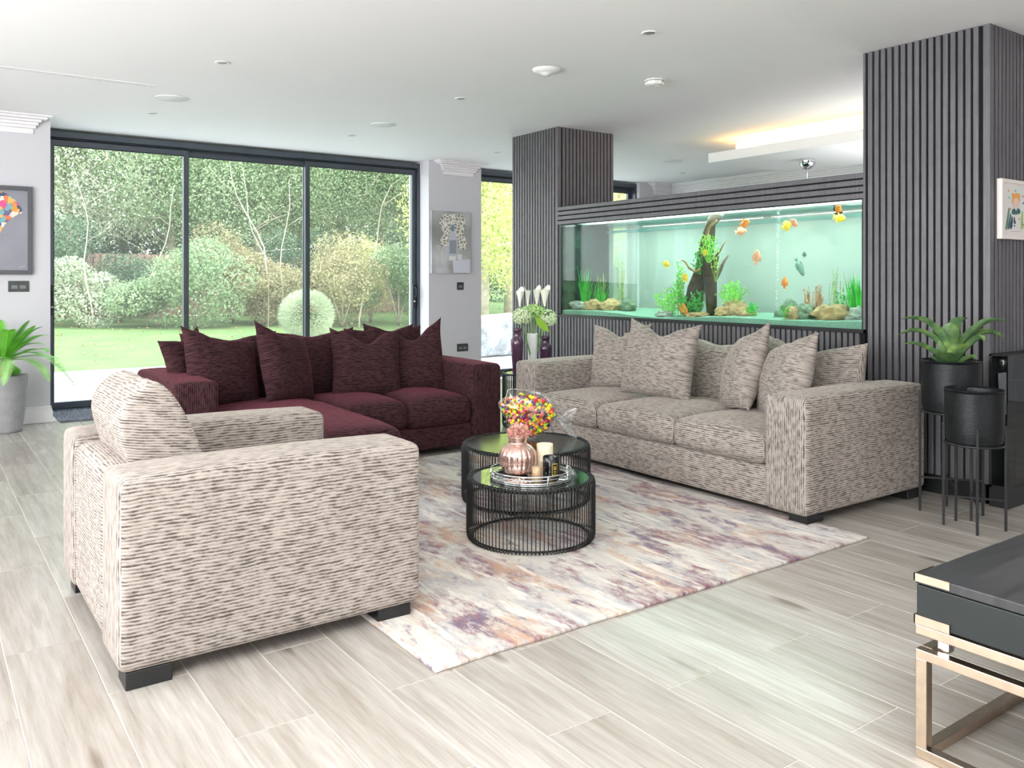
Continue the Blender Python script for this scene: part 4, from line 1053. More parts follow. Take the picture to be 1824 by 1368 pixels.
def bp(px, py, dd=0): return at_d(px, py, BD_+dd)
for (mx, my, tx, ty, w, dd, bl) in [(1660, 585, 1604, 569, .038, -.02, 0), (1652, 598, 1597, 599, .034, .05, 0), (1650, 622, 1610, 613, .030, -.06, 0), (1742, 588, 1794, 573, .040, 0, 0), (1742, 600, 1790, 605, .042, .04, 0), (1735, 612, 1752, 609, .045, -.09, 0),
                                    (1692, 605, 1693, 574, .072, -.03, 1), (1704, 590, 1724, 568, .050, .08, 0), (1675, 610, 1672, 590, .05, .10, 0), (1684, 635, 1682, 629, .055, -.11, 1), (1706, 620, 1708, 612, .060, -.08, 1), (1725, 640, 1738, 641, .03, -.09, 0), (1665, 642, 1662, 638, .028, .05, 0), (1715, 610, 1725, 600, .05, .09, 1), (1700, 608, 1704, 585, .05, .06, 1)]:
    geo('leaf', strap(bcx+Vector((random.uniform(-.015, .015), random.uniform(-.015, .015), .0)), bp(mx, my, dd*.6), bp(tx, ty, dd), w*1.15, 14, .35 if bl else .95, bool(bl)), BLm, br, True)
geo('soil', lathe([(0, 0), (.130, 0), (.130, .004), (0, .006)], 32, (bcx.x, bcx.y, .716)), M('dark soil', (40, 34, 28), 1), br)

# palm in grey pot, left
pc = Vector((.575, 7.62, 0))
gp = thing('grey_pot', pc, 'tapered grey concrete pot against the left wall', 'pot')
geo('body', lathe(sm([(.02, .0), (.112, .0), (.122, .02), (.150, .22), (.158, .38), (.160, .432), (.155, .436), (.148, .43), (.145, .39)], 2)+[(0, .385)], 40), M('grey concrete', (150, 150, 152), .8, 0, .10, 14, bump=.1, bs=60), gp, True, world=False)
pl = thing('potted_palm', pc+Vector((0, 0, .39)), 'bright green cycad palm with feathery fronds in the grey pot', 'plant')
geo('trunk', lathe(sm([(.032, 0), (.036, .03), (.030, .06), (.034, .10), (.026, .14), (.02, .17)], 2), 14, (0, 0, 0), lambda a, z: 1+.12*math.sin(5*a+z*80)), M('palm trunk', (170, 158, 90), .9, 0, .4, 60), pl, True, world=False)
PG = M('palm frond green', (110, 186, 62), .5, 0, .3, 12); PG2 = M('pale palm frond green', (150, 200, 120), .5, 0, .2, 12)
def frond(base, mid, tip, m, lw=.085):
    base, mid, tip = Vector(base), Vector(mid), Vector(tip); n = 46; L = []; pts = []; mid = mid*1.6-(base+tip)*.3
    for i in range(n+1): t = i/n; pts.append(base*(1-t)**2+mid*2*t*(1-t)+tip*t*t)
    L.append(tube(pts, .003, 4, False, lambda t: 1.2-t))
    for i in range(4, n):
        t = i/n; d = (pts[i+1]-pts[i-1]).normalized(); s = d.cross(Vector((0, 0, 1))).normalized(); l = lw*math.sin(PI*min(1, .15+t*.85))**.7
        for sg in (1, -1):
            e = pts[i]+(s*sg+d*.55+Vector((0, 0, .15))).normalized()*l; q = d*.0065
            L.append(([pts[i]-q, pts[i]+q, e], [(0, 1, 2)]))
    geo('frond', join(*L), m, pl)
pd = pc.dot(FW); tb = pc+Vector((0, 0, .54))
def pp(px, py, dd=0): return at_d(px, py, pd+dd)
for (mx, my, tx, ty, dd, m) in [(30, 600, 52, 571, 0, PG), (36, 606, 62, 580, -.1, PG), (42, 600, 76, 582, .05, PG), (50, 605, 85, 597, -.1, PG), (45, 612, 82, 615, .05, PG2), (60, 620, 86, 628, -.15, PG), (70, 622, 134, 688, -.1, PG), (55, 632, 107, 640, .02, PG2), (60, 640, 88, 681, -.2, PG2),
                                (14, 600, 16, 588, -.1, PG), (2, 600, -14, 590, 0, PG), (-10, 612, -40, 620, .05, PG), (-10, 640, -30, 690, -.1, PG2), (12, 640, 6, 688, -.3, PG2), (20, 655, 26, 668, .1, PG), (-20, 600, -60, 640, .0, PG), (0, 590, -6, 570, .1, PG)]:
    frond(tb, pp(mx, my, dd*.5), pp(tx, ty, dd), m)

# ------------------------------------------------------------------ black and chrome table, right foreground
tx0, ty1 = 2.012, 1.122; tx1, ty0 = 3.25, .25
bt = thing('black_coffee_table', (2.63, .69, 0), 'low black wood table with brass corners and metal frame, right foreground', 'table')
geo('body', rbox(tx0+.002, tx1, ty0, ty1-.002, .330, .424, .003, 1, k=1), M('matt black lacquer', (12, 22, 22), .45), bt)
def topmat():
    n = N('black oak veneer'); n.set(Roughness=.33); f = n.noise(n.mapv(n.obj(), (3, 22, 1)), 1, 5, .6, .5)
    n.col(n.ramp(f, [(.3, lin((24, 26, 27))), (.7, lin((62, 62, 64)))])); n.bump(f, .1, .001); return n.m
geo('table_top', rbox(tx0, tx1, ty0, ty1, .426, .450, .003, 1, k=1), topmat(), bt)
for z0, z1 in ((.432, .4515), (.328, .350)):
    geo('corner_bracket', join(box(tx0-.002, tx0+.03, ty1-.075, ty1+.002, z0, z1) if False else box(tx0-.0025, tx0+.001, ty1-.085, ty1+.0025, z0, z1), box(tx0-.0025, tx0+.085, ty1-.001, ty1+.0025, z0, z1)), NICKEL, bt)
def frame_rect(z0, z1, w):
    return join(rbox(tx0, tx0+w, ty0, ty1, z0, z1, .002, 3, k=1), rbox(tx1-w, tx1, ty0, ty1, z0, z1, .002, 3, k=1), rbox(tx0+w, tx1-w, ty1-w, ty1, z0, z1, .002, 3, k=1), rbox(tx0+w, tx1-w, ty0, ty0+w, z0, z1, .002, 3, k=1))
geo('upper_frame', frame_rect(.302, .326, .028), NICKEL, bt)
geo('middle_frame', frame_rect(.242, .266, .028), NICKEL, bt)
geo('floor_frame', frame_rect(.0, .026, .028), NICKEL, bt)
for x, y in ((tx0+.05, ty1-.05), (tx1-.05, ty1-.05), (tx0+.05, ty0+.05), (tx1-.05, ty0+.05)):
    geo('spacer', rbox(x-.014, x+.014, y-.014, y+.014, .264, .304, .002, 1, k=1), CHROME, bt)
for x, y in ((tx0, ty1-.028), (tx1-.028, ty1-.028), (tx0, ty0), (tx1-.028, ty0)):
    geo('leg', rbox(x, x+.028, y, y+.028, .024, .244, .002, 1, k=1), NICKEL, bt)

# ------------------------------------------------------------------ pictures, switches, cabinet
def plate(p, w, h, label, n, horiz=True):
    t = thing('switch_plate', p, label, 'switch', None)
    geo('plate', rbox(p[0]-w/2, p[0]+w/2, p[1]-.009, p[1], p[2]-h/2, p[2]+h/2, .003, 1, k=1), M('dark grey plate', (74, 78, 78), .35, .5), t)
    for i in range(n):
        x = p[0]+(i-(n-1)/2)*w*.8/max(n, 1)
        geo('rocker', rbox(x-w*.28/n, x+w*.28/n, p[1]-.012, p[1]-.007, p[2]-h*.22, p[2]+h*.10, .001, 1, k=1), M('light grey insert', (120, 122, 120), .4), t)
a = at_y(33, 510, WY); plate((a.x, WY, a.z), .148, .088, 'dark double switch plate under the left picture', 2)
a = at_y(819.5, 509.5, 8.24); plate((a.x, 8.24, a.z), .088, .088, 'small square dark switch on the pier below the grey canvas', 1)
a = at_y(823.5, 619, 8.24); plate((a.x, 8.24, a.z), .148, .088, 'dark double socket low on the pier', 2)
# left framed picture
fx1 = at_y(58, 410, WY-.03).x; zt_, zb_ = at_y(58, 333, WY-.03).z, at_y(58, 489, WY-.03).z
pcx = thing('framed_picture', (fx1-.36, WY, (zt_+zb_)/2), 'dark framed picture with a multicoloured shape on grey, left wall', 'picture')
fw_ = .034; fx0 = fx1-.72
geo('picture_frame', join(rbox(fx0+fw_, fx1-fw_, WY-.035, WY, zt_-fw_, zt_, .003, 1, k=1), rbox(fx0+fw_, fx1-fw_, WY-.035, WY, zb_, zb_+fw_, .003, 1, k=1), rbox(fx0, fx0+fw_, WY-.035, WY, zb_, zt_, .003, 1, k=1), rbox(fx1-fw_, fx1, WY-.035, WY, zb_, zt_, .003, 1, k=1)), M('dark grey frame', (88, 90, 94), .5), pcx)
geo('canvas', box(fx0+fw_, fx1-fw_, WY-.018, WY-.012, zb_+fw_, zt_-fw_), M('grey painted ground', (150, 151, 160), .8, 0, .08, 5), pcx)
def colmat():
    n = N('multicoloured brushwork'); n.set(Roughness=.7); v = n.n('TexVoronoi'); v.inputs['Scale'].default_value = 26; v.inputs['Randomness'].default_value = 1
    w_ = n.noise(n.obj(), 30, 3); ad = n.n('VectorMath', operation='ADD'); n.l(n.obj(), ad.inputs[0]); sc = n.n('VectorMath', operation='SCALE'); sc.inputs['Scale'].default_value = .06; cb = n.n('CombineXYZ'); n.l(w_, cb.inputs[0]); n.l(w_, cb.inputs[2]); n.l(cb.outputs[0], sc.inputs[0]); n.l(sc.outputs[0], ad.inputs[1]); n.l(ad.outputs[0], v.inputs['Vector'])
    s = n.n('SeparateXYZ'); n.l(v.outputs['Color'], s.inputs[0])
    n.col(n.ramp(s.outputs[0], [(0, lin((240, 190, 110))), (.16, lin((240, 130, 90))), (.3, lin((226, 92, 150))), (.44, lin((120, 110, 140))), (.58, lin((120, 180, 186))), (.72, lin((240, 226, 214))), (.86, lin((86, 90, 120))), (.95, lin((236, 160, 70)))], 'CONSTANT')); return n.m
def flat(pts, Y, th=.001):
    n = len(pts); V = [Vector(p) for p in pts]+[Vector(p)+Vector((0, th, 0)) for p in pts]
    return V, [tuple(range(n-1, -1, -1)), tuple(range(n, 2*n))]+[(i, (i+1) % n, n+(i+1) % n, n+i) for i in range(n)]
YP = WY-.0195
pts = [at_y(a, b, YP) for a, b in smooth_outline([(-40, 352), (-20, 342), (0, 340), (14, 346), (28, 358), (36, 368), (40, 374), (38, 380), (30, 383), (22, 388), (14, 394), (6, 404), (0, 415), (-12, 430), (-40, 420), (-55, 385)], 50)]
pts = [p for p in pts if p.x > fx0+fw_+.003]
geo('painted_shape', flat(pts, YP), colmat(), pcx)
geo('signature', tube([at_y(34, 478, YP), at_y(38, 474, YP), at_y(40, 476, YP), at_y(45, 473, YP)], .0015, 4), PLASTIC, pcx)
# grey canvas on the pier
PY = 8.24
c0, c1 = at_y(769, 375, PY-.035), at_y(838, 487, PY-.035)
cv = thing('canvas_print', ((c0.x+c1.x)/2, PY, (c0.z+c1.z)/2), 'grey canvas print of a bottle in splashing water, on the pier', 'picture')
def splashmat():
    n = N('grey photographic print'); n.set(Roughness=.6); o = n.obj()
    f = n.noise(o, 2.2, 3); c = n.ramp(f, [(.35, lin((132, 132, 130))), (.5, lin((168, 168, 166))), (.65, lin((204, 205, 210)))]); n.col(c); return n.m
geo('canvas', box(c0.x, c1.x, PY-.035, PY, c1.z, c0.z), splashmat(), cv)
YC = PY-.0365
def cshape(name, pts, rgb, th=.001, off=0, n=30, sm_=True):
    q = smooth_outline(pts, n) if sm_ else pts
    geo(name, flat([at_y(a, b, YC-off) for a, b in q], YC), M('print '+name+str(rgb), rgb, .6), cv)
def ringm():
    n = N('white splash lines'); n.set(Roughness=.5); v = n.n('TexVoronoi'); v.feature = 'DISTANCE_TO_EDGE'; v.inputs['Scale'].default_value = 24; n.l(n.mapv(n.obj(), (1, 1, 1)), v.inputs['Vector'])
    n.col(n.ramp(v.outputs['Distance'], [(.02, lin((248, 246, 236))), (.12, lin((176, 172, 160))), (.3, lin((140, 138, 132)))])); return n.m
geo('splash', flat([at_y(a, b, YC) for a, b in smooth_outline([(783, 400), (786, 386), (796, 380), (804, 381), (812, 381), (826, 385), (829, 398), (826, 410), (829, 424), (832, 440), (824, 446), (812, 440), (800, 436), (788, 440), (784, 425), (790, 416)], 50)], YC), ringm(), cv)
cshape('pale_glass', [(806, 464), (838, 462), (838, 486), (808, 486)], (214, 216, 226), sm_=False, off=.0012)
cshape('bottle', [(799, 462), (799, 424), (803, 414), (804, 400), (809, 400), (810, 414), (815, 424), (815, 462)], (196, 200, 206), off=.0022, sm_=False)
cshape('bottle_label', [(801, 452), (801, 428), (813, 428), (813, 452)], (150, 154, 166), off=.0032, sm_=False)
cshape('bottle_cap', [(804, 412), (804, 401), (809, 401), (809, 412)], (120, 140, 168), off=.0032, sm_=False)
cshape('ice_cube', [(800, 464), (800, 456), (812, 456), (812, 464)], (226, 228, 226), off=.0042, sm_=False)
cshape('ice_cube', [(815, 463), (815, 453), (823, 453), (823, 463)], (220, 222, 220), off=.0042, sm_=False)
cshape('splash_drops', [(784, 448), (788, 446), (791, 462), (788, 470), (784, 462)], (210, 210, 204), off=.0012)
cshape('splash_drops', [(776, 440), (782, 436), (786, 446), (780, 452)], (196, 196, 192), off=.0012)
# white framed print on the column side
YW = 2.158
q0 = at_y(1785, 317, YW-.028); q1 = at_y(1785, 425, YW-.028)
wp = thing('white_framed_print', (q0.x+.17, YW, (q0.z+q1.z)/2), 'white framed print of a red haired girl with sea plants, on the slatted column', 'picture')
x0, x1, z0, z1 = q0.x, q0.x+.34, q1.z, q0.z; f_ = .020
geo('picture_frame', join(rbox(x0+f_, x1-f_, YW-.028, YW, z1-f_, z1, .002, 1, k=1), rbox(x0+f_, x1-f_, YW-.028, YW, z0, z0+f_, .002, 1, k=1), rbox(x0, x0+f_, YW-.028, YW, z0, z1, .002, 1, k=1), rbox(x1-f_, x1, YW-.028, YW, z0, z1, .002, 1, k=1)), M('white wood frame', (240, 232, 226), .5), wp)
geo('mount', box(x0+f_, x1-f_, YW-.020, YW-.012, z0+f_, z1-f_), M('ivory mount', (236, 228, 224), .8), wp)
YQ = YW-.0205
def art(name, pts, rgb, off=0, smo=True):
    q = smooth_outline(pts, 26) if smo else pts
    geo(name, flat([at_y(a, b, YQ-off) for a, b in q], YQ, .0006), M('art %s %s' % (name, rgb), rgb, .8), wp)
art('sheet', [(1792, 335), (1850, 331), (1850, 406), (1792, 407)], (226, 230, 224), 0, False)
art('hair', [(1803, 350), (1802, 344), (1806, 345), (1810, 344), (1815, 345), (1817, 348), (1815, 362), (1803, 362)], (238, 172, 92), .001)
art('face', [(1805, 360), (1806, 354), (1814, 354), (1815, 361), (1813, 369), (1808, 371), (1805, 366)], (244, 208, 192), .002)
art('dress', [(1803, 381), (1804, 373), (1808, 372), (1810, 376), (1813, 371), (1817, 374), (1817, 380), (1810, 382)], (70, 110, 112), .002)
for i, (a, b, c, d, rgb) in enumerate([(1793, 406, 1797, 370, (96, 140, 116)), (1797, 406, 1800, 380, (70, 110, 120)), (1801, 406, 1803, 385, (60, 70, 80)), (1820, 406, 1821, 376, (170, 196, 120)), (1825, 405, 1827, 384, (120, 170, 110)), (1808, 398, 1807, 386, (70, 84, 96))]):
    art('seaweed', [(a-1.6, b), (a+1.6, b), (c+1.2, d+6), (c, d), (c-1.4, d+6)], rgb, .001)
for a, b, rgb in ((1797, 340, (226, 160, 110)), (1798, 352, (120, 190, 200)), (1809, 340, (150, 170, 170)), (1822, 350, (220, 130, 170)), (1823, 362, (110, 110, 160)), (1800, 372, (226, 150, 130)), (1816, 390, (226, 140, 110)), (1822, 400, (206, 120, 90)), (1807, 402, (110, 120, 140))):
    art('motif', [(a-1.5, b), (a, b+2), (a+1.5, b), (a, b-2)], rgb, .001)
art('caption', [(1800, 412.2), (1819, 411.8), (1819, 412.6), (1800, 413)], (190, 190, 184), .001, False)

# black glass cabinet beside the planters
c0 = at_y(1779, 632, 2.10); c1 = at_y(1822, 860, 2.10)
cb = thing('glass_cabinet', (c0.x+.3, 2.13, .1), 'black glass fronted display cabinet with wine glasses, right of the planters', 'cabinet')
geo('carcass', join(box(c0.x, c0.x+.6, 2.135, 2.149, .1, c0.z), box(c0.x, c0.x+.6, 2.06, 2.149, c0.z-.008, c0.z), box(c0.x, c0.x+.6, 2.06, 2.149, .10, .112), box(c0.x, c0.x+.6, 2.07, 2.149, c0.z-.15, c0.z-.145)), BLACKW, cb)
geo('glass_front', box(c0.x, c0.x+.262, 2.055, 2.060, .10, c0.z), glass('smoked glass door', (.5, .55, .55), .12), cb)
geo('door_frame', rbox(c0.x+.262, c0.x+.275, 2.05, 2.149, .08, c0.z, .002, 2, k=1), BLACK, cb)
geo('plinth', rbox(c0.x, c0.x+.6, 2.055, 2.149, 0, .10, .002, 2, k=1), BLACKW, cb)
geo('added_bright_strip', rbox(at_y(1779, 632, 2.035).x, at_y(1793, 632, 2.035).x, 2.035, 2.05, at_y(1785, 740, 2.035).z, at_y(1785, 664, 2.035).z, .002, 2, k=1), M('dark polished steel', (120, 122, 124), .15, 1), cb)  # strip added for an unidentified bright shape, not an actual cabinet handle
for i in range(3):
    g = own('wine_glass', lathe([(.020, 0), (.021, .002), (.003, .006), (.0025, .055), (.010, .065), (.024, .10), (.022, .135), (.021, .135), (.022, .10), (.006, .066), (.0, .062)], 20, (c0.x+.05+i*.075, 2.10, c0.z-.145)), CLEAR, (c0.x+.05+i*.075, 2.10, c0.z-.145), True)
    tag(g, ['clear wine glass on the cabinet shelf, left one', 'clear wine glass on the cabinet shelf, middle one', 'clear wine glass on the cabinet shelf, right one'][i], 'glass', 'wine glasses in the cabinet')

# ------------------------------------------------------------------ ceiling fittings
def spot(px, py, label):
    p = at_z(px, py, H); t = thing('downlight', (p.x, p.y, H), label, 'ceiling light', 'recessed downlights')
    geo('bezel', lathe([(.030, -.001), (.044, -.001), (.045, -.004), (.040, -.007), (.030, -.004)], 32, cap=False), PLASTIC, t, True, world=False)
    geo('lamp', lathe([(0, -.0045), (.029, -.0035), (.031, -.001)], 24, cap=False), M('grey lamp lens', (150, 150, 148), .3), t, True, world=False)
for px, py, lb_ in ((396, 111, 'downlight right of the slot vent, above the armchair'), (270, 201, 'small downlight near the left end of the glass doors'), (821, 175, 'downlight in mid ceiling, left of the domed detector'), (626, 241, 'small downlight above the middle glass door'), (1157, 58, 'nearest downlight, at the top of the picture'), (885, 271, 'small downlight left of the far slatted column'), (1215, 308, 'tiny downlight beyond the far slatted column')): spot(px, py, lb_)
def speaker(px, py, r, label):
    p = at_z(px, py, H); t = thing('ceiling_speaker', (p.x, p.y, H), label, 'speaker', 'round ceiling speakers')
    geo('rim', ring((0, 0, -.003), r, .004, 48), PLASTIC, t, True, world=False)
    geo('grille', lathe([(0, -.006), (r-.004, -.005), (r, -.002)], 48, cap=False), M('white speaker cloth', (226, 228, 228), .9, bump=.3, bs=500), t, True, world=False)
speaker(307, 175, .118, 'round white speaker in the ceiling beside the slot vent'); speaker(683, 222, .108, 'round white speaker above the right glass door'); speaker(1196, 286, .11, 'round white speaker beyond the far slatted column')
p = at_z(974, 123, H); t = thing('ceiling_sensor', (p.x, p.y, H), 'white domed round sensor on the ceiling', 'sensor')
geo('body', lathe([(0, -.040), (.030, -.038), (.034, -.030), (.060, -.026), (.088, -.014), (.094, -.002)], 48, cap=False), PLASTIC, t, True, world=False)
geo('lens', lathe([(0, -.046), (.018, -.044), (.028, -.037)], 24, cap=False), M('pale sensor lens', (214, 216, 214), .2), t, True, world=False)
p = at_z(1166, 142, H); t = thing('smoke_alarm', (p.x, p.y, H), 'white square edged smoke alarm on the ceiling', 'alarm')
geo('base', lathe([(0, -.010), (.066, -.010), (.068, -.002)], 8, cap=False), PLASTIC, t, False, world=False)
geo('cover', lathe([(0, -.044), (.040, -.043), (.062, -.036), (.066, -.024), (.062, -.014)], 8, cap=False), PLASTIC, t, False, world=False)
geo('test_button', lathe([(0, -.047), (.012, -.046), (.013, -.042)], 16, (.02, 0, 0), cap=False), M('pale sensor lens', (214, 216, 214), .2), t, True, world=False)
vt = thing('slot_vent', (.2, 6.22, H), 'long white linear slot vent in the ceiling, upper left', 'vent')
geo('frame', join(*[box(-1.6, 1.37, y, y+.006, H-.004, H+.001) for y in (6.185, 6.207, 6.229, 6.251)], box(1.366, 1.372, 6.185, 6.257, H-.004, H+.001)), PLASTIC, vt)
for y in (6.192, 6.214, 6.236): geo('slot', box(-1.6, 1.365, y, y+.014, H-.0015, H+.001), M('dark slot', (110, 114, 114), .8), vt)

# floating ceiling raft with warm cove light
bx0, by0 = 6.22, 2.9; bx1, by1 = 7.48, 5.52
rf = struct(geo('ceiling_raft', rbox(bx0, bx1, by0, by1, 2.30, 2.39, .003, 4, k=1), CEIL))
struct(geo('ceiling_raft_neck', box(bx0+.16, bx1-.16, by0, by1-.20, 2.39, H), CEIL))
LED = emis('warm led strip', (255, 196, 120), 13)
ls = own('led_strip', join(box(bx0+.13, bx0+.145, by0, by1-.20, 2.392, 2.402), box(bx0+.13, bx1-.13, by1-.185, by1-.17, 2.392, 2.402)), LED, (bx0+.13, by1-.2, 2.392)); tag(ls, 'warm glowing light strip on top of the ceiling raft', 'light')
# chandelier hanging from the raft, seen above and through the tank
cp = at_z(1438, 283, 2.30)
ch = thing('chandelier', (cp.x, cp.y, 2.30), 'chrome bowl pendant with clear glass globes behind the aquarium', 'chandelier')
geo('ceiling_bowl', lathe(sm([(.0, -.100), (.020, -.098), (.050, -.080), (.070, -.045), (.074, -.015), (.072, -.001)], 4)+[(0, -.001)], 40), CHROME, ch, True, world=False)
geo('stem', tube([(0, 0, -.095), (.004, 0, -.13), (0, 0, -.55)], .005, 8), CHROME, ch, True, world=False)
GRN = M('smoky globe glass', (110, 140, 142), .1, .2)
for i in range(9):
    a = i*2*PI/9; r = .20 if i % 2 else .26; z = -.66-.05*(i % 3)
    g = geo('arm', tube([(0, 0, -.54), (r*.6*math.cos(a), r*.6*math.sin(a), -.56), (r*math.cos(a), r*math.sin(a), z+.05)], .004, 6), CHROME, ch, True, world=False)
    geo('globe', lathe(sm([(0, -.055), (.03, -.046), (.052, -.015), (.052, .015), (.03, .046), (.012, .054)], 3), 20, (r*math.cos(a), r*math.sin(a), z)), CLEAR if i % 2 else GRN, ch, True, world=False)

# ------------------------------------------------------------------ dining side seen through the tank
dr = struct(geo('door_1', join(rbox(8.20, 8.72, 8.40, 8.44, 0, 2.05, .004, 3, k=1)), M('grey teal door', (150, 166, 168), .5)))
geo('handle', tube([(8.26, 8.37, 1.0), (8.34, 8.37, 1.0)], .008, 6), CHROME, dr)
tc_ = thing('tall_cupboard', (8.5, 7.4, 0), 'tall grey cupboard against the far wall, seen through the aquarium', 'cupboard')
geo('carcass', rbox(8.25, 8.74, 7.0, 7.9, 0, 2.15, .004, 3, k=1), M('grey green cupboard', (128, 146, 148), .5), tc_)
for y in (7.0, 7.455): geo('door', rbox(8.232, 8.25, y+.005, y+.445, .05, 2.1, .003, 3, k=1), M('grey green cupboard', (128, 146, 148), .5), tc_)
TEAL = M('teal dining chair fabric', (70, 104, 108), .8, 0, .1, 30)
def dchair(x, y, rz, label):
    t = thing('dining_chair', (x, y, 0), label, 'chair', 'dining chairs behind the aquarium', rz)
    geo('seat', rbox(-.23, .23, -.22, .22, .42, .50, .03, .2), TEAL, t, True, world=False)
    geo('backrest', rbox(-.24, .24, .19, .25, .46, .985, .025, .12), TEAL, t, True, world=False)
    for a, b in ((-.19, -.18), (.19, -.18), (-.19, .2), (.19, .2)): geo('leg', tube([(a, b, 0), (a*.95, b*.95, .43)], .012, 8), BLACK, t, True, world=False)
p = at_x(1362, 540, 6.2); dchair(6.25, p.y, PI/2, 'teal backed dining chair behind the middle of the tank')
p = at_x(1468, 540, 6.2); dchair(6.25, p.y, PI/2, 'teal backed dining chair behind the right rocks')
p = at_x(1590, 540, 6.2); dchair(6.25, p.y, PI/2, 'teal backed dining chair behind the right end of the tank')
dt = thing('dining_table', (6.95, 4.0, 0), 'white dining table behind the aquarium', 'table')
geo('table_top', rbox(6.5, 7.4, 2.9, 5.1, .72, .75, .004, 3, k=1), PLASTIC, dt)
for x in (6.6, 7.3):
    for y in (3.0, 5.0): geo('leg', rbox(x-.03, x+.03, y-.03, y+.03, 0, .72, .004, 3, k=1), PLASTIC, dt)
pk = own('pink_wall_panel', rbox(8.70, 8.75, 3.2, 4.6, 2.05, 2.18, .004, 2, k=1), M('pink panel', (222, 176, 196), .6), (8.74, 3.9, 2.05)); tag(pk, 'narrow pink panel high on the far wall beside the near column', 'panel')

# ================================================================== OUTSIDE
gz = lambda x, y: -.05 if y < 12.4 else -.05+(y-12.4)*.035
pt = struct(geo('patio_ground', box(-14, 24, 8.62, 12.55, -.2, -.035), M('patio bed', (196, 196, 192), .9)))
slm = mesh('paving_slab', *rbox(-.4475, .4475, -.2975, .2975, -.03, .0, .004, 2, k=1), M('pale porcelain paving', (196, 196, 194), .7, 0, .06, 3, bump=.1))
for i in range(-3, 11):
    for j in range(6):
        put('paving_slab', slm, pt, (.4+i*.9+(j % 2)*.45, 9.0+j*.6+.02, -.02))
V = []; Fs = []; nxx, nyy = 40, 24
for j in range(nyy+1):
    for i in range(nxx+1):
        x = -30+80*i/nxx; y = 12.5+45*j/nyy; V.append((x, y, gz(x, y)+.03*nz((x, y, 0), .3)*(1 if j else 0)))
for j in range(nyy):
    for i in range(nxx): a = j*(nxx+1)+i; Fs.append((a, a+1, a+nxx+2, a+nxx+1))
n = N('lawn grass'); n.set(Roughness=1.0); f = n.noise(n.obj(), 1.2, 5, .7); f2 = n.noise(n.obj(), 40, 3)
c = n.ramp(f, [(.3, lin((86, 118, 64))), (.7, lin((114, 140, 82)))]); c = n.mix(.4, c, n.ramp(f2, [(.3, lin((190, 190, 170))), (.7, (1, 1, 1, 1))]), 'MULTIPLY'); n.col(c); n.bump(f2, .6, .03)
lw2 = struct(geo('lawn', (V, Fs), n.m))
# fallen leaves
L = []
for i in range(700):
    x = random.uniform(-2, 16); y = random.uniform(12.8, 22)+random.random()*2; z = gz(x, y)+.02; s = random.uniform(.02, .045); a = random.uniform(0, 6)
    L.append(([(x+s*math.cos(a), y+s*math.sin(a), z), (x-s*math.sin(a)*.6, y+s*math.cos(a)*.6, z+.02), (x-s*math.cos(a), y-s*math.sin(a), z), (x+s*math.sin(a)*.6, y-s*math.cos(a)*.6, z+.01)], [(0, 1, 2, 3)]))
o = own('fallen_leaves', join(*L), M('autumn leaves', (206, 164, 104), .9, 0, .3, 2), (5, 16, 0)); tag(o, 'scattered yellow brown fallen leaves on the lawn', 'leaves', kind='stuff')

def leafmat(name, cols):
    n = N(name); n.set(Roughness=.6); oi = n.n('TexCoord'); f = n.noise(oi.outputs['Object'], 2.2, 4, .75); f2 = n.noise(oi.outputs['Object'], 22, 2, .8)
    v = n.math('ADD', n.math('MULTIPLY', f, .45), n.math('MULTIPLY', f2, .55))
    st = [(.34+.32*i/(len(cols)-1), lin(c)) for i, c in enumerate(cols)]
    c = n.ramp(v, st); n.col(c)
    df = n.n('BsdfTranslucent'); n.l(c, df.inputs[0]); mx = n.n('MixShader'); mx.inputs[0].default_value = .4
    n.l(n.b.outputs[0], mx.inputs[1]); n.l(df.outputs[0], mx.inputs[2]); n.l(mx.outputs[0], n.out.inputs[0]); return n.m
LMS = {'green': leafmat('green tree leaves', [(92, 122, 86), (142, 166, 124), (196, 206, 168)]),
       'yellow': leafmat('yellow green leaves', [(158, 164, 108), (216, 212, 156), (246, 240, 208)]),
       'bright': leafmat('lime leaves', [(146, 176, 80), (204, 216, 132), (234, 236, 180)]),
       'grey': leafmat('grey green leaves', [(122, 138, 116), (182, 190, 166), (234, 232, 212)]),
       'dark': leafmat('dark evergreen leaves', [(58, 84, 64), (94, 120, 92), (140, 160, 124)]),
       'rust': leafmat('rusty leaves', [(126, 118, 92), (160, 154, 116), (196, 188, 146)]),
       'white': leafmat('variegated pale leaves', [(140, 158, 124), (182, 192, 162), (214, 218, 200)])}
BARK = M('grey brown bark', (168, 156, 140), .95, 0, .3, 8, bump=.6, bs=14)
def foliage(c, rad, n, ls, seed, blobs=14):
    rng = np.random.RandomState(seed)
    bc = rng.normal(size=(blobs, 3)); bc /= np.linalg.norm(bc, axis=1)[:, None]; bc *= rng.uniform(.3, .75, (blobs, 1)); br_ = rng.uniform(.32, .55, blobs)
    which = rng.randint(0, blobs, n); d = rng.normal(size=(n, 3)); d /= np.linalg.norm(d, axis=1)[:, None]
    p = bc[which]+d*(br_[which]*rng.uniform(.65, 1.05, n))[:, None]
    p = p*np.array(rad)+np.array(c)
    nrm = d+rng.normal(size=(n, 3))*.7; nrm /= np.linalg.norm(nrm, axis=1)[:, None]
    t1 = np.cross(nrm, rng.normal(size=(n, 3))); t1 /= np.linalg.norm(t1, axis=1)[:, None]; t2 = np.cross(nrm, t1)
    s = rng.uniform(.6, 1.3, n)[:, None]*ls
    v = np.stack([p-t1*s, p+t2*s*.5, p+t1*s, p-t2*s*.5], 1).reshape(-1, 3)
    return v
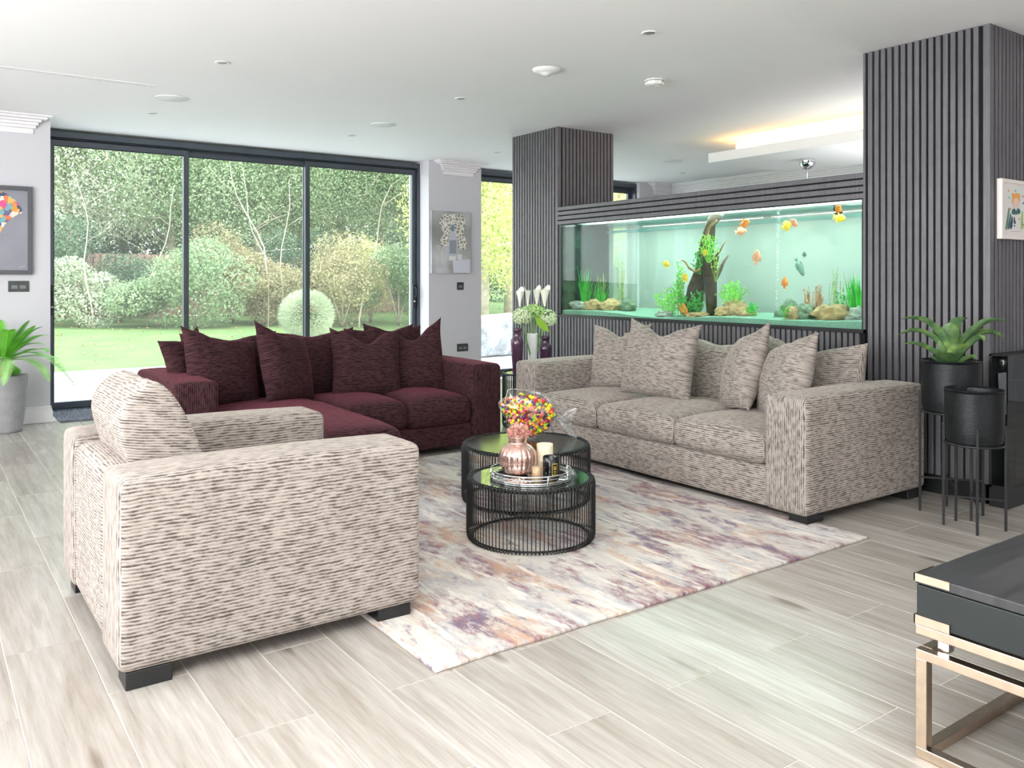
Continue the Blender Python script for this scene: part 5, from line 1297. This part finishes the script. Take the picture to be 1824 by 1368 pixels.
def npmesh(name, v, m):
    n = len(v)//4; me = bpy.data.meshes.new(name); me.vertices.add(len(v)); me.vertices.foreach_set('co', v.astype(np.float32).ravel())
    me.loops.add(n*4); me.loops.foreach_set('vertex_index', np.arange(n*4, dtype=np.int32)); me.polygons.add(n)
    me.polygons.foreach_set('loop_start', np.arange(0, n*4, 4, dtype=np.int32)); me.polygons.foreach_set('loop_total', np.full(n, 4, dtype=np.int32))
    me.materials.append(m); me.update(calc_edges=True); return me
def tree(x, y, h, r, kind, label, n=16000, ls=.10, trunk=.12, cat='tree', low=.15, seed=1):
    z = gz(x, y); t = thing('garden_tree' if cat == 'tree' else 'garden_shrub', (x, y, z), label, cat)
    v = foliage((0, 0, h*(.5+low/2)), (r, r*.8, h*(.5-low/2)), n, ls, seed, 16 if cat == 'tree' else 9)
    o = put('foliage', npmesh('foliage', v, LMS[kind]), t); o['kind'] = 'stuff'
    if cat == 'tree':
        random.seed(seed)
        top = Vector((random.uniform(-.4, .4), 0, h*.85))
        geo('trunk', tube([(0, 0, -.1), (.08, 0, h*.3), top*.7, top], trunk, 8, False, lambda t: 1-.8*t), BARK, t, True, world=False)
        for q in range(5):
            a = random.uniform(0, 2*PI); zz = h*random.uniform(.25, .6)
            geo('branch', tube([(0, 0, zz), (math.cos(a)*r*.4, math.sin(a)*r*.4, zz+h*.12), (math.cos(a)*r*.85, math.sin(a)*r*.7, zz+h*.26)], trunk*.35, 6, False, lambda t: 1-.8*t), BARK, t, True, world=False)
    else:
        for q in range(3): geo('stem', tube([(0, 0, 0), ((q-1)*r*.3, .0, h*.6)], .02, 5), BARK, t, True, world=False)
    return t
def gx(px, Y): return at_y(px, 500, Y).x
T = [(120, 24, 7.5, 3.4, 'grey', 'pale grey green tree at the left edge of the glass doors'),
     (215, 26, 9, 3.4, 'yellow', 'tall yellow green tree behind the left door pane'),
     (300, 23, 7.0, 3.0, 'green', 'green tree seen just left of the first door mullion'),
     (385, 26, 9, 3.4, 'grey', 'wispy grey green tree right of the first door mullion'),
     (455, 22.5, 7.5, 3.0, 'green', 'full green tree in the middle door pane'),
     (530, 26, 9.5, 3.4, 'yellow', 'tall yellowish tree behind the second door mullion'),
     (600, 22, 7.5, 2.9, 'green', 'dense green tree in the right door pane'),
     (675, 25, 9, 3.2, 'grey', 'silvery tree at the right of the right door pane'),
     (735, 21, 7, 2.8, 'green', 'green tree behind the right door frame'),
     (20, 23, 8, 3.2, 'green', 'green tree beyond the left wall edge'),
     (860, 15.5, 6, 2.2, 'bright', 'sunlit lime green tree filling the narrow right window'),
     (905, 17, 6.5, 2.4, 'yellow', 'yellow green tree behind the lime tree in the narrow window'),
     (1010, 17, 7, 2.6, 'bright', 'lime green tree hidden by the far slatted column'),
     (1110, 18, 7, 2.8, 'yellow', 'yellow green tree seen in the window slit right of the far column'),
     (1230, 19, 7, 2.8, 'green', 'green tree seen through the aquarium')]
for i, (px, Y, h, r, kd, lb_) in enumerate(T): tree(gx(px, Y), Y, h, r, kd, lb_, 44000 if i < 9 else 24000, .038, .13, 'tree', .12, 100+i)
B = [(140, 19.5, 1.6, 1.0, 'white', 'pale variegated bush at the left edge of the lawn'),
     (215, 20.5, 1.5, 1.2, 'dark', 'dark green bush in the middle of the left pane border'),
     (280, 19.0, 1.3, 1.1, 'green', 'low spreading green shrub at the lawn edge, left pane'),
     (350, 18.5, 2.0, 1.3, 'green', 'rounded green shrub just right of the first mullion'),
     (415, 19.5, 2.3, 1.2, 'rust', 'rusty brown shrub in the middle pane border'),
     (470, 18.5, 1.6, 1.0, 'rust', 'low russet shrub left of the ball topiary'),
     (520, 19.5, 2.4, 1.2, 'dark', 'dark shrub behind the ball topiary'),
     (610, 17.5, 2.0, 1.3, 'rust', 'mixed rust and green shrub right of the second mullion'),
     (660, 18.5, 2.6, 1.2, 'yellow', 'yellow green shrub in the right pane border'),
     (710, 17.5, 2.0, 1.1, 'green', 'green shrub beside the right door frame'),
     (90, 20.5, 2.4, 1.2, 'dark', 'dark shrub at the far left of the border')]
for i, (px, Y, h, r, kd, lb_) in enumerate(B): tree(gx(px, Y), Y, h, r, kd, lb_, 9000, .034, .1, 'shrub', .0, 300+i)
# slender bare stems leaning in front of the foliage
PB = M('pale birch bark', (178, 168, 150), .8, 0, .1, 10)
for i, (p0, p1, p2, Y, lb_) in enumerate([((478, 480), (440, 380), (402, 275), 18.2, 'thin pale stem leaning left across the middle pane'),
        ((486, 500), (455, 420), (425, 300), 18.6, 'second thin pale stem leaning left beside the first one'),
        ((505, 560), (505, 440), (512, 320), 18.0, 'upright thin pale stem near the second mullion'),
        ((165, 540), (152, 430), (140, 320), 19.0, 'thin pale stem rising in the left pane'),
        ((262, 545), (285, 430), (318, 330), 19.2, 'thin pale stem leaning right in the left pane'),
        ((640, 560), (662, 420), (700, 330), 17.2, 'thin pale stem leaning right in the right pane')]):
    a_, b_, c_ = at_y(*p0, Y), at_y(*p1, Y), at_y(*p2, Y); g = Vector((a_.x, Y, gz(a_.x, Y)))
    t = thing('sapling', g, lb_, 'tree')
    pts = [g, a_.lerp(g, .3)]+[(a_*(1-q)**2+b_*2*q*(1-q)+c_*q*q)+Vector((.09*math.sin(q*7+i), 0, 0)) for q in (.2, .35, .5, .65, .8, 1)]
    geo('trunk', tube(pts, .020, 6, False, lambda q: 1-.75*q), PB, t, True)
    for k in range(6):
        p = pts[random.randint(3, 7)]; l = random.uniform(.4, .9); a = random.choice((-1, 1))
        geo('twig', tube([p, p+Vector((a*l*.5, -.1, l*.35)), p+Vector((a*l, -.15, l*.5+random.uniform(-.2, .3)))], .006, 4, False, lambda q: 1-.8*q), PB, t, True)
# hedge backdrop of dark evergreens
hg = thing('evergreen_hedge', (8, 31, .5), 'tall dense hedge closing the garden behind all the trees', 'hedge')
v = np.concatenate([foliage((-12+i*3.2, 0, 3.4), (2.8, 1.5, 3.6), 9000, .09, 500+i, 18) for i in range(15)])
put('foliage', npmesh('foliage', v, LMS['grey']), hg)['kind'] = 'stuff'
hl = thing('dark_shade_hedge', (8, 25.5, .35), 'low dark hedge standing in for the shade under the garden trees', 'hedge')  # dark foliage row added in place of deep shadow below the crowns
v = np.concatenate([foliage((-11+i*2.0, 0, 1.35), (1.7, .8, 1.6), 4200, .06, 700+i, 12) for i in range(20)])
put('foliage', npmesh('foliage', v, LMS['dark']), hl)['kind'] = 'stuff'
# ball topiary (clipped pale grass ball)
bx = gx(546, 15.5); bb = thing('ball_topiary', (bx, 15.5, gz(0, 15.5)), 'round clipped silvery bush in front of the border', 'shrub')
rng = np.random.RandomState(3); d = rng.normal(size=(9000, 3)); d /= np.linalg.norm(d, axis=1)[:, None]; c = np.array((0, 0, .46)); p = c+d*np.array((.50, .50, .46))*rng.uniform(.8, 1, (9000, 1)); t1 = np.cross(d, rng.normal(size=(9000, 3))); t1 /= np.linalg.norm(t1, axis=1)[:, None]
v = np.stack([p-t1*.006, p+d*.07, p+d*.075, p+t1*.006], 1).reshape(-1, 3)
put('foliage', npmesh('foliage', v, LMS['white']), bb)['kind'] = 'stuff'
geo('stem', tube([(0, 0, 0), (0, 0, .4)], .03, 6), BARK, bb, world=False)
# wooden fence behind the borders
fn = thing('garden_fence', (6, 21.5, .3), 'brown wooden fence half hidden behind the shrubs', 'fence')
fpm = mesh('board', *rbox(-.07, .07, -.01, .01, 0, 1.5, .003, 3, k=1), M('weathered brown board', (122, 98, 86), .9, 0, .2, 10))
for i in range(70): put('board', fpm, fn, (-3.5+i*.16, 0, 0))
# covered garden furniture outside the narrow window
CV = N('silver grey cover sheet'); CV.set(Roughness=.35); CV.col(CV.ramp(CV.noise(CV.obj(), 3, 4, .6, 2), [(.3, lin((120, 124, 128))), (.6, lin((210, 212, 214)))])); CV = CV.m
a = at_y(838, 562, 11.0); b = at_y(912, 562, 11.0)
def drape(p, h):
    f = max(0, -(p.z/h.z)+.4); p = p.copy(); w_ = .03*math.sin(p.x*16+nz(p, 3)*4)+.03*nz(p, 4)
    p.y += w_*(1 if p.y > 0 else -1); p.x += w_*.5; p.z += .02*nz(p, 3, 4)-(.03*(1-(p.x/h.x)**2) if p.z > h.z*.5 else 0); return p
cvd = own('covered_barbecue', rbox(a.x-.1, b.x+.35, 10.9, 11.6, -.01, a.z, .08, .06, drape), CV, ((a.x+b.x)/2, 11.2, -.02), True); tag(cvd, 'garden furniture under a silver grey cover outside the narrow window', 'cover')
bn = thing('wooden_bench', ((a.x+b.x)/2, 10.6, -.02), 'pale wooden bench outside the narrow window', 'bench')
WD = M('pale garden wood', (226, 206, 178), .8, 0, .1, 10)
z_ = at_y(870, 648, 10.5).z
for k in range(3): geo('slat', rbox(a.x-.3, b.x+.3, 10.35+k*.12, 10.45+k*.12, z_, z_+.035, .004, 3, k=1), WD, bn)
for x in (a.x-.15, (a.x+b.x)/2, b.x+.15): geo('leg', rbox(x-.04, x+.04, 10.42, 10.60, -.02, z_, .004, 3, k=1), WD, bn)
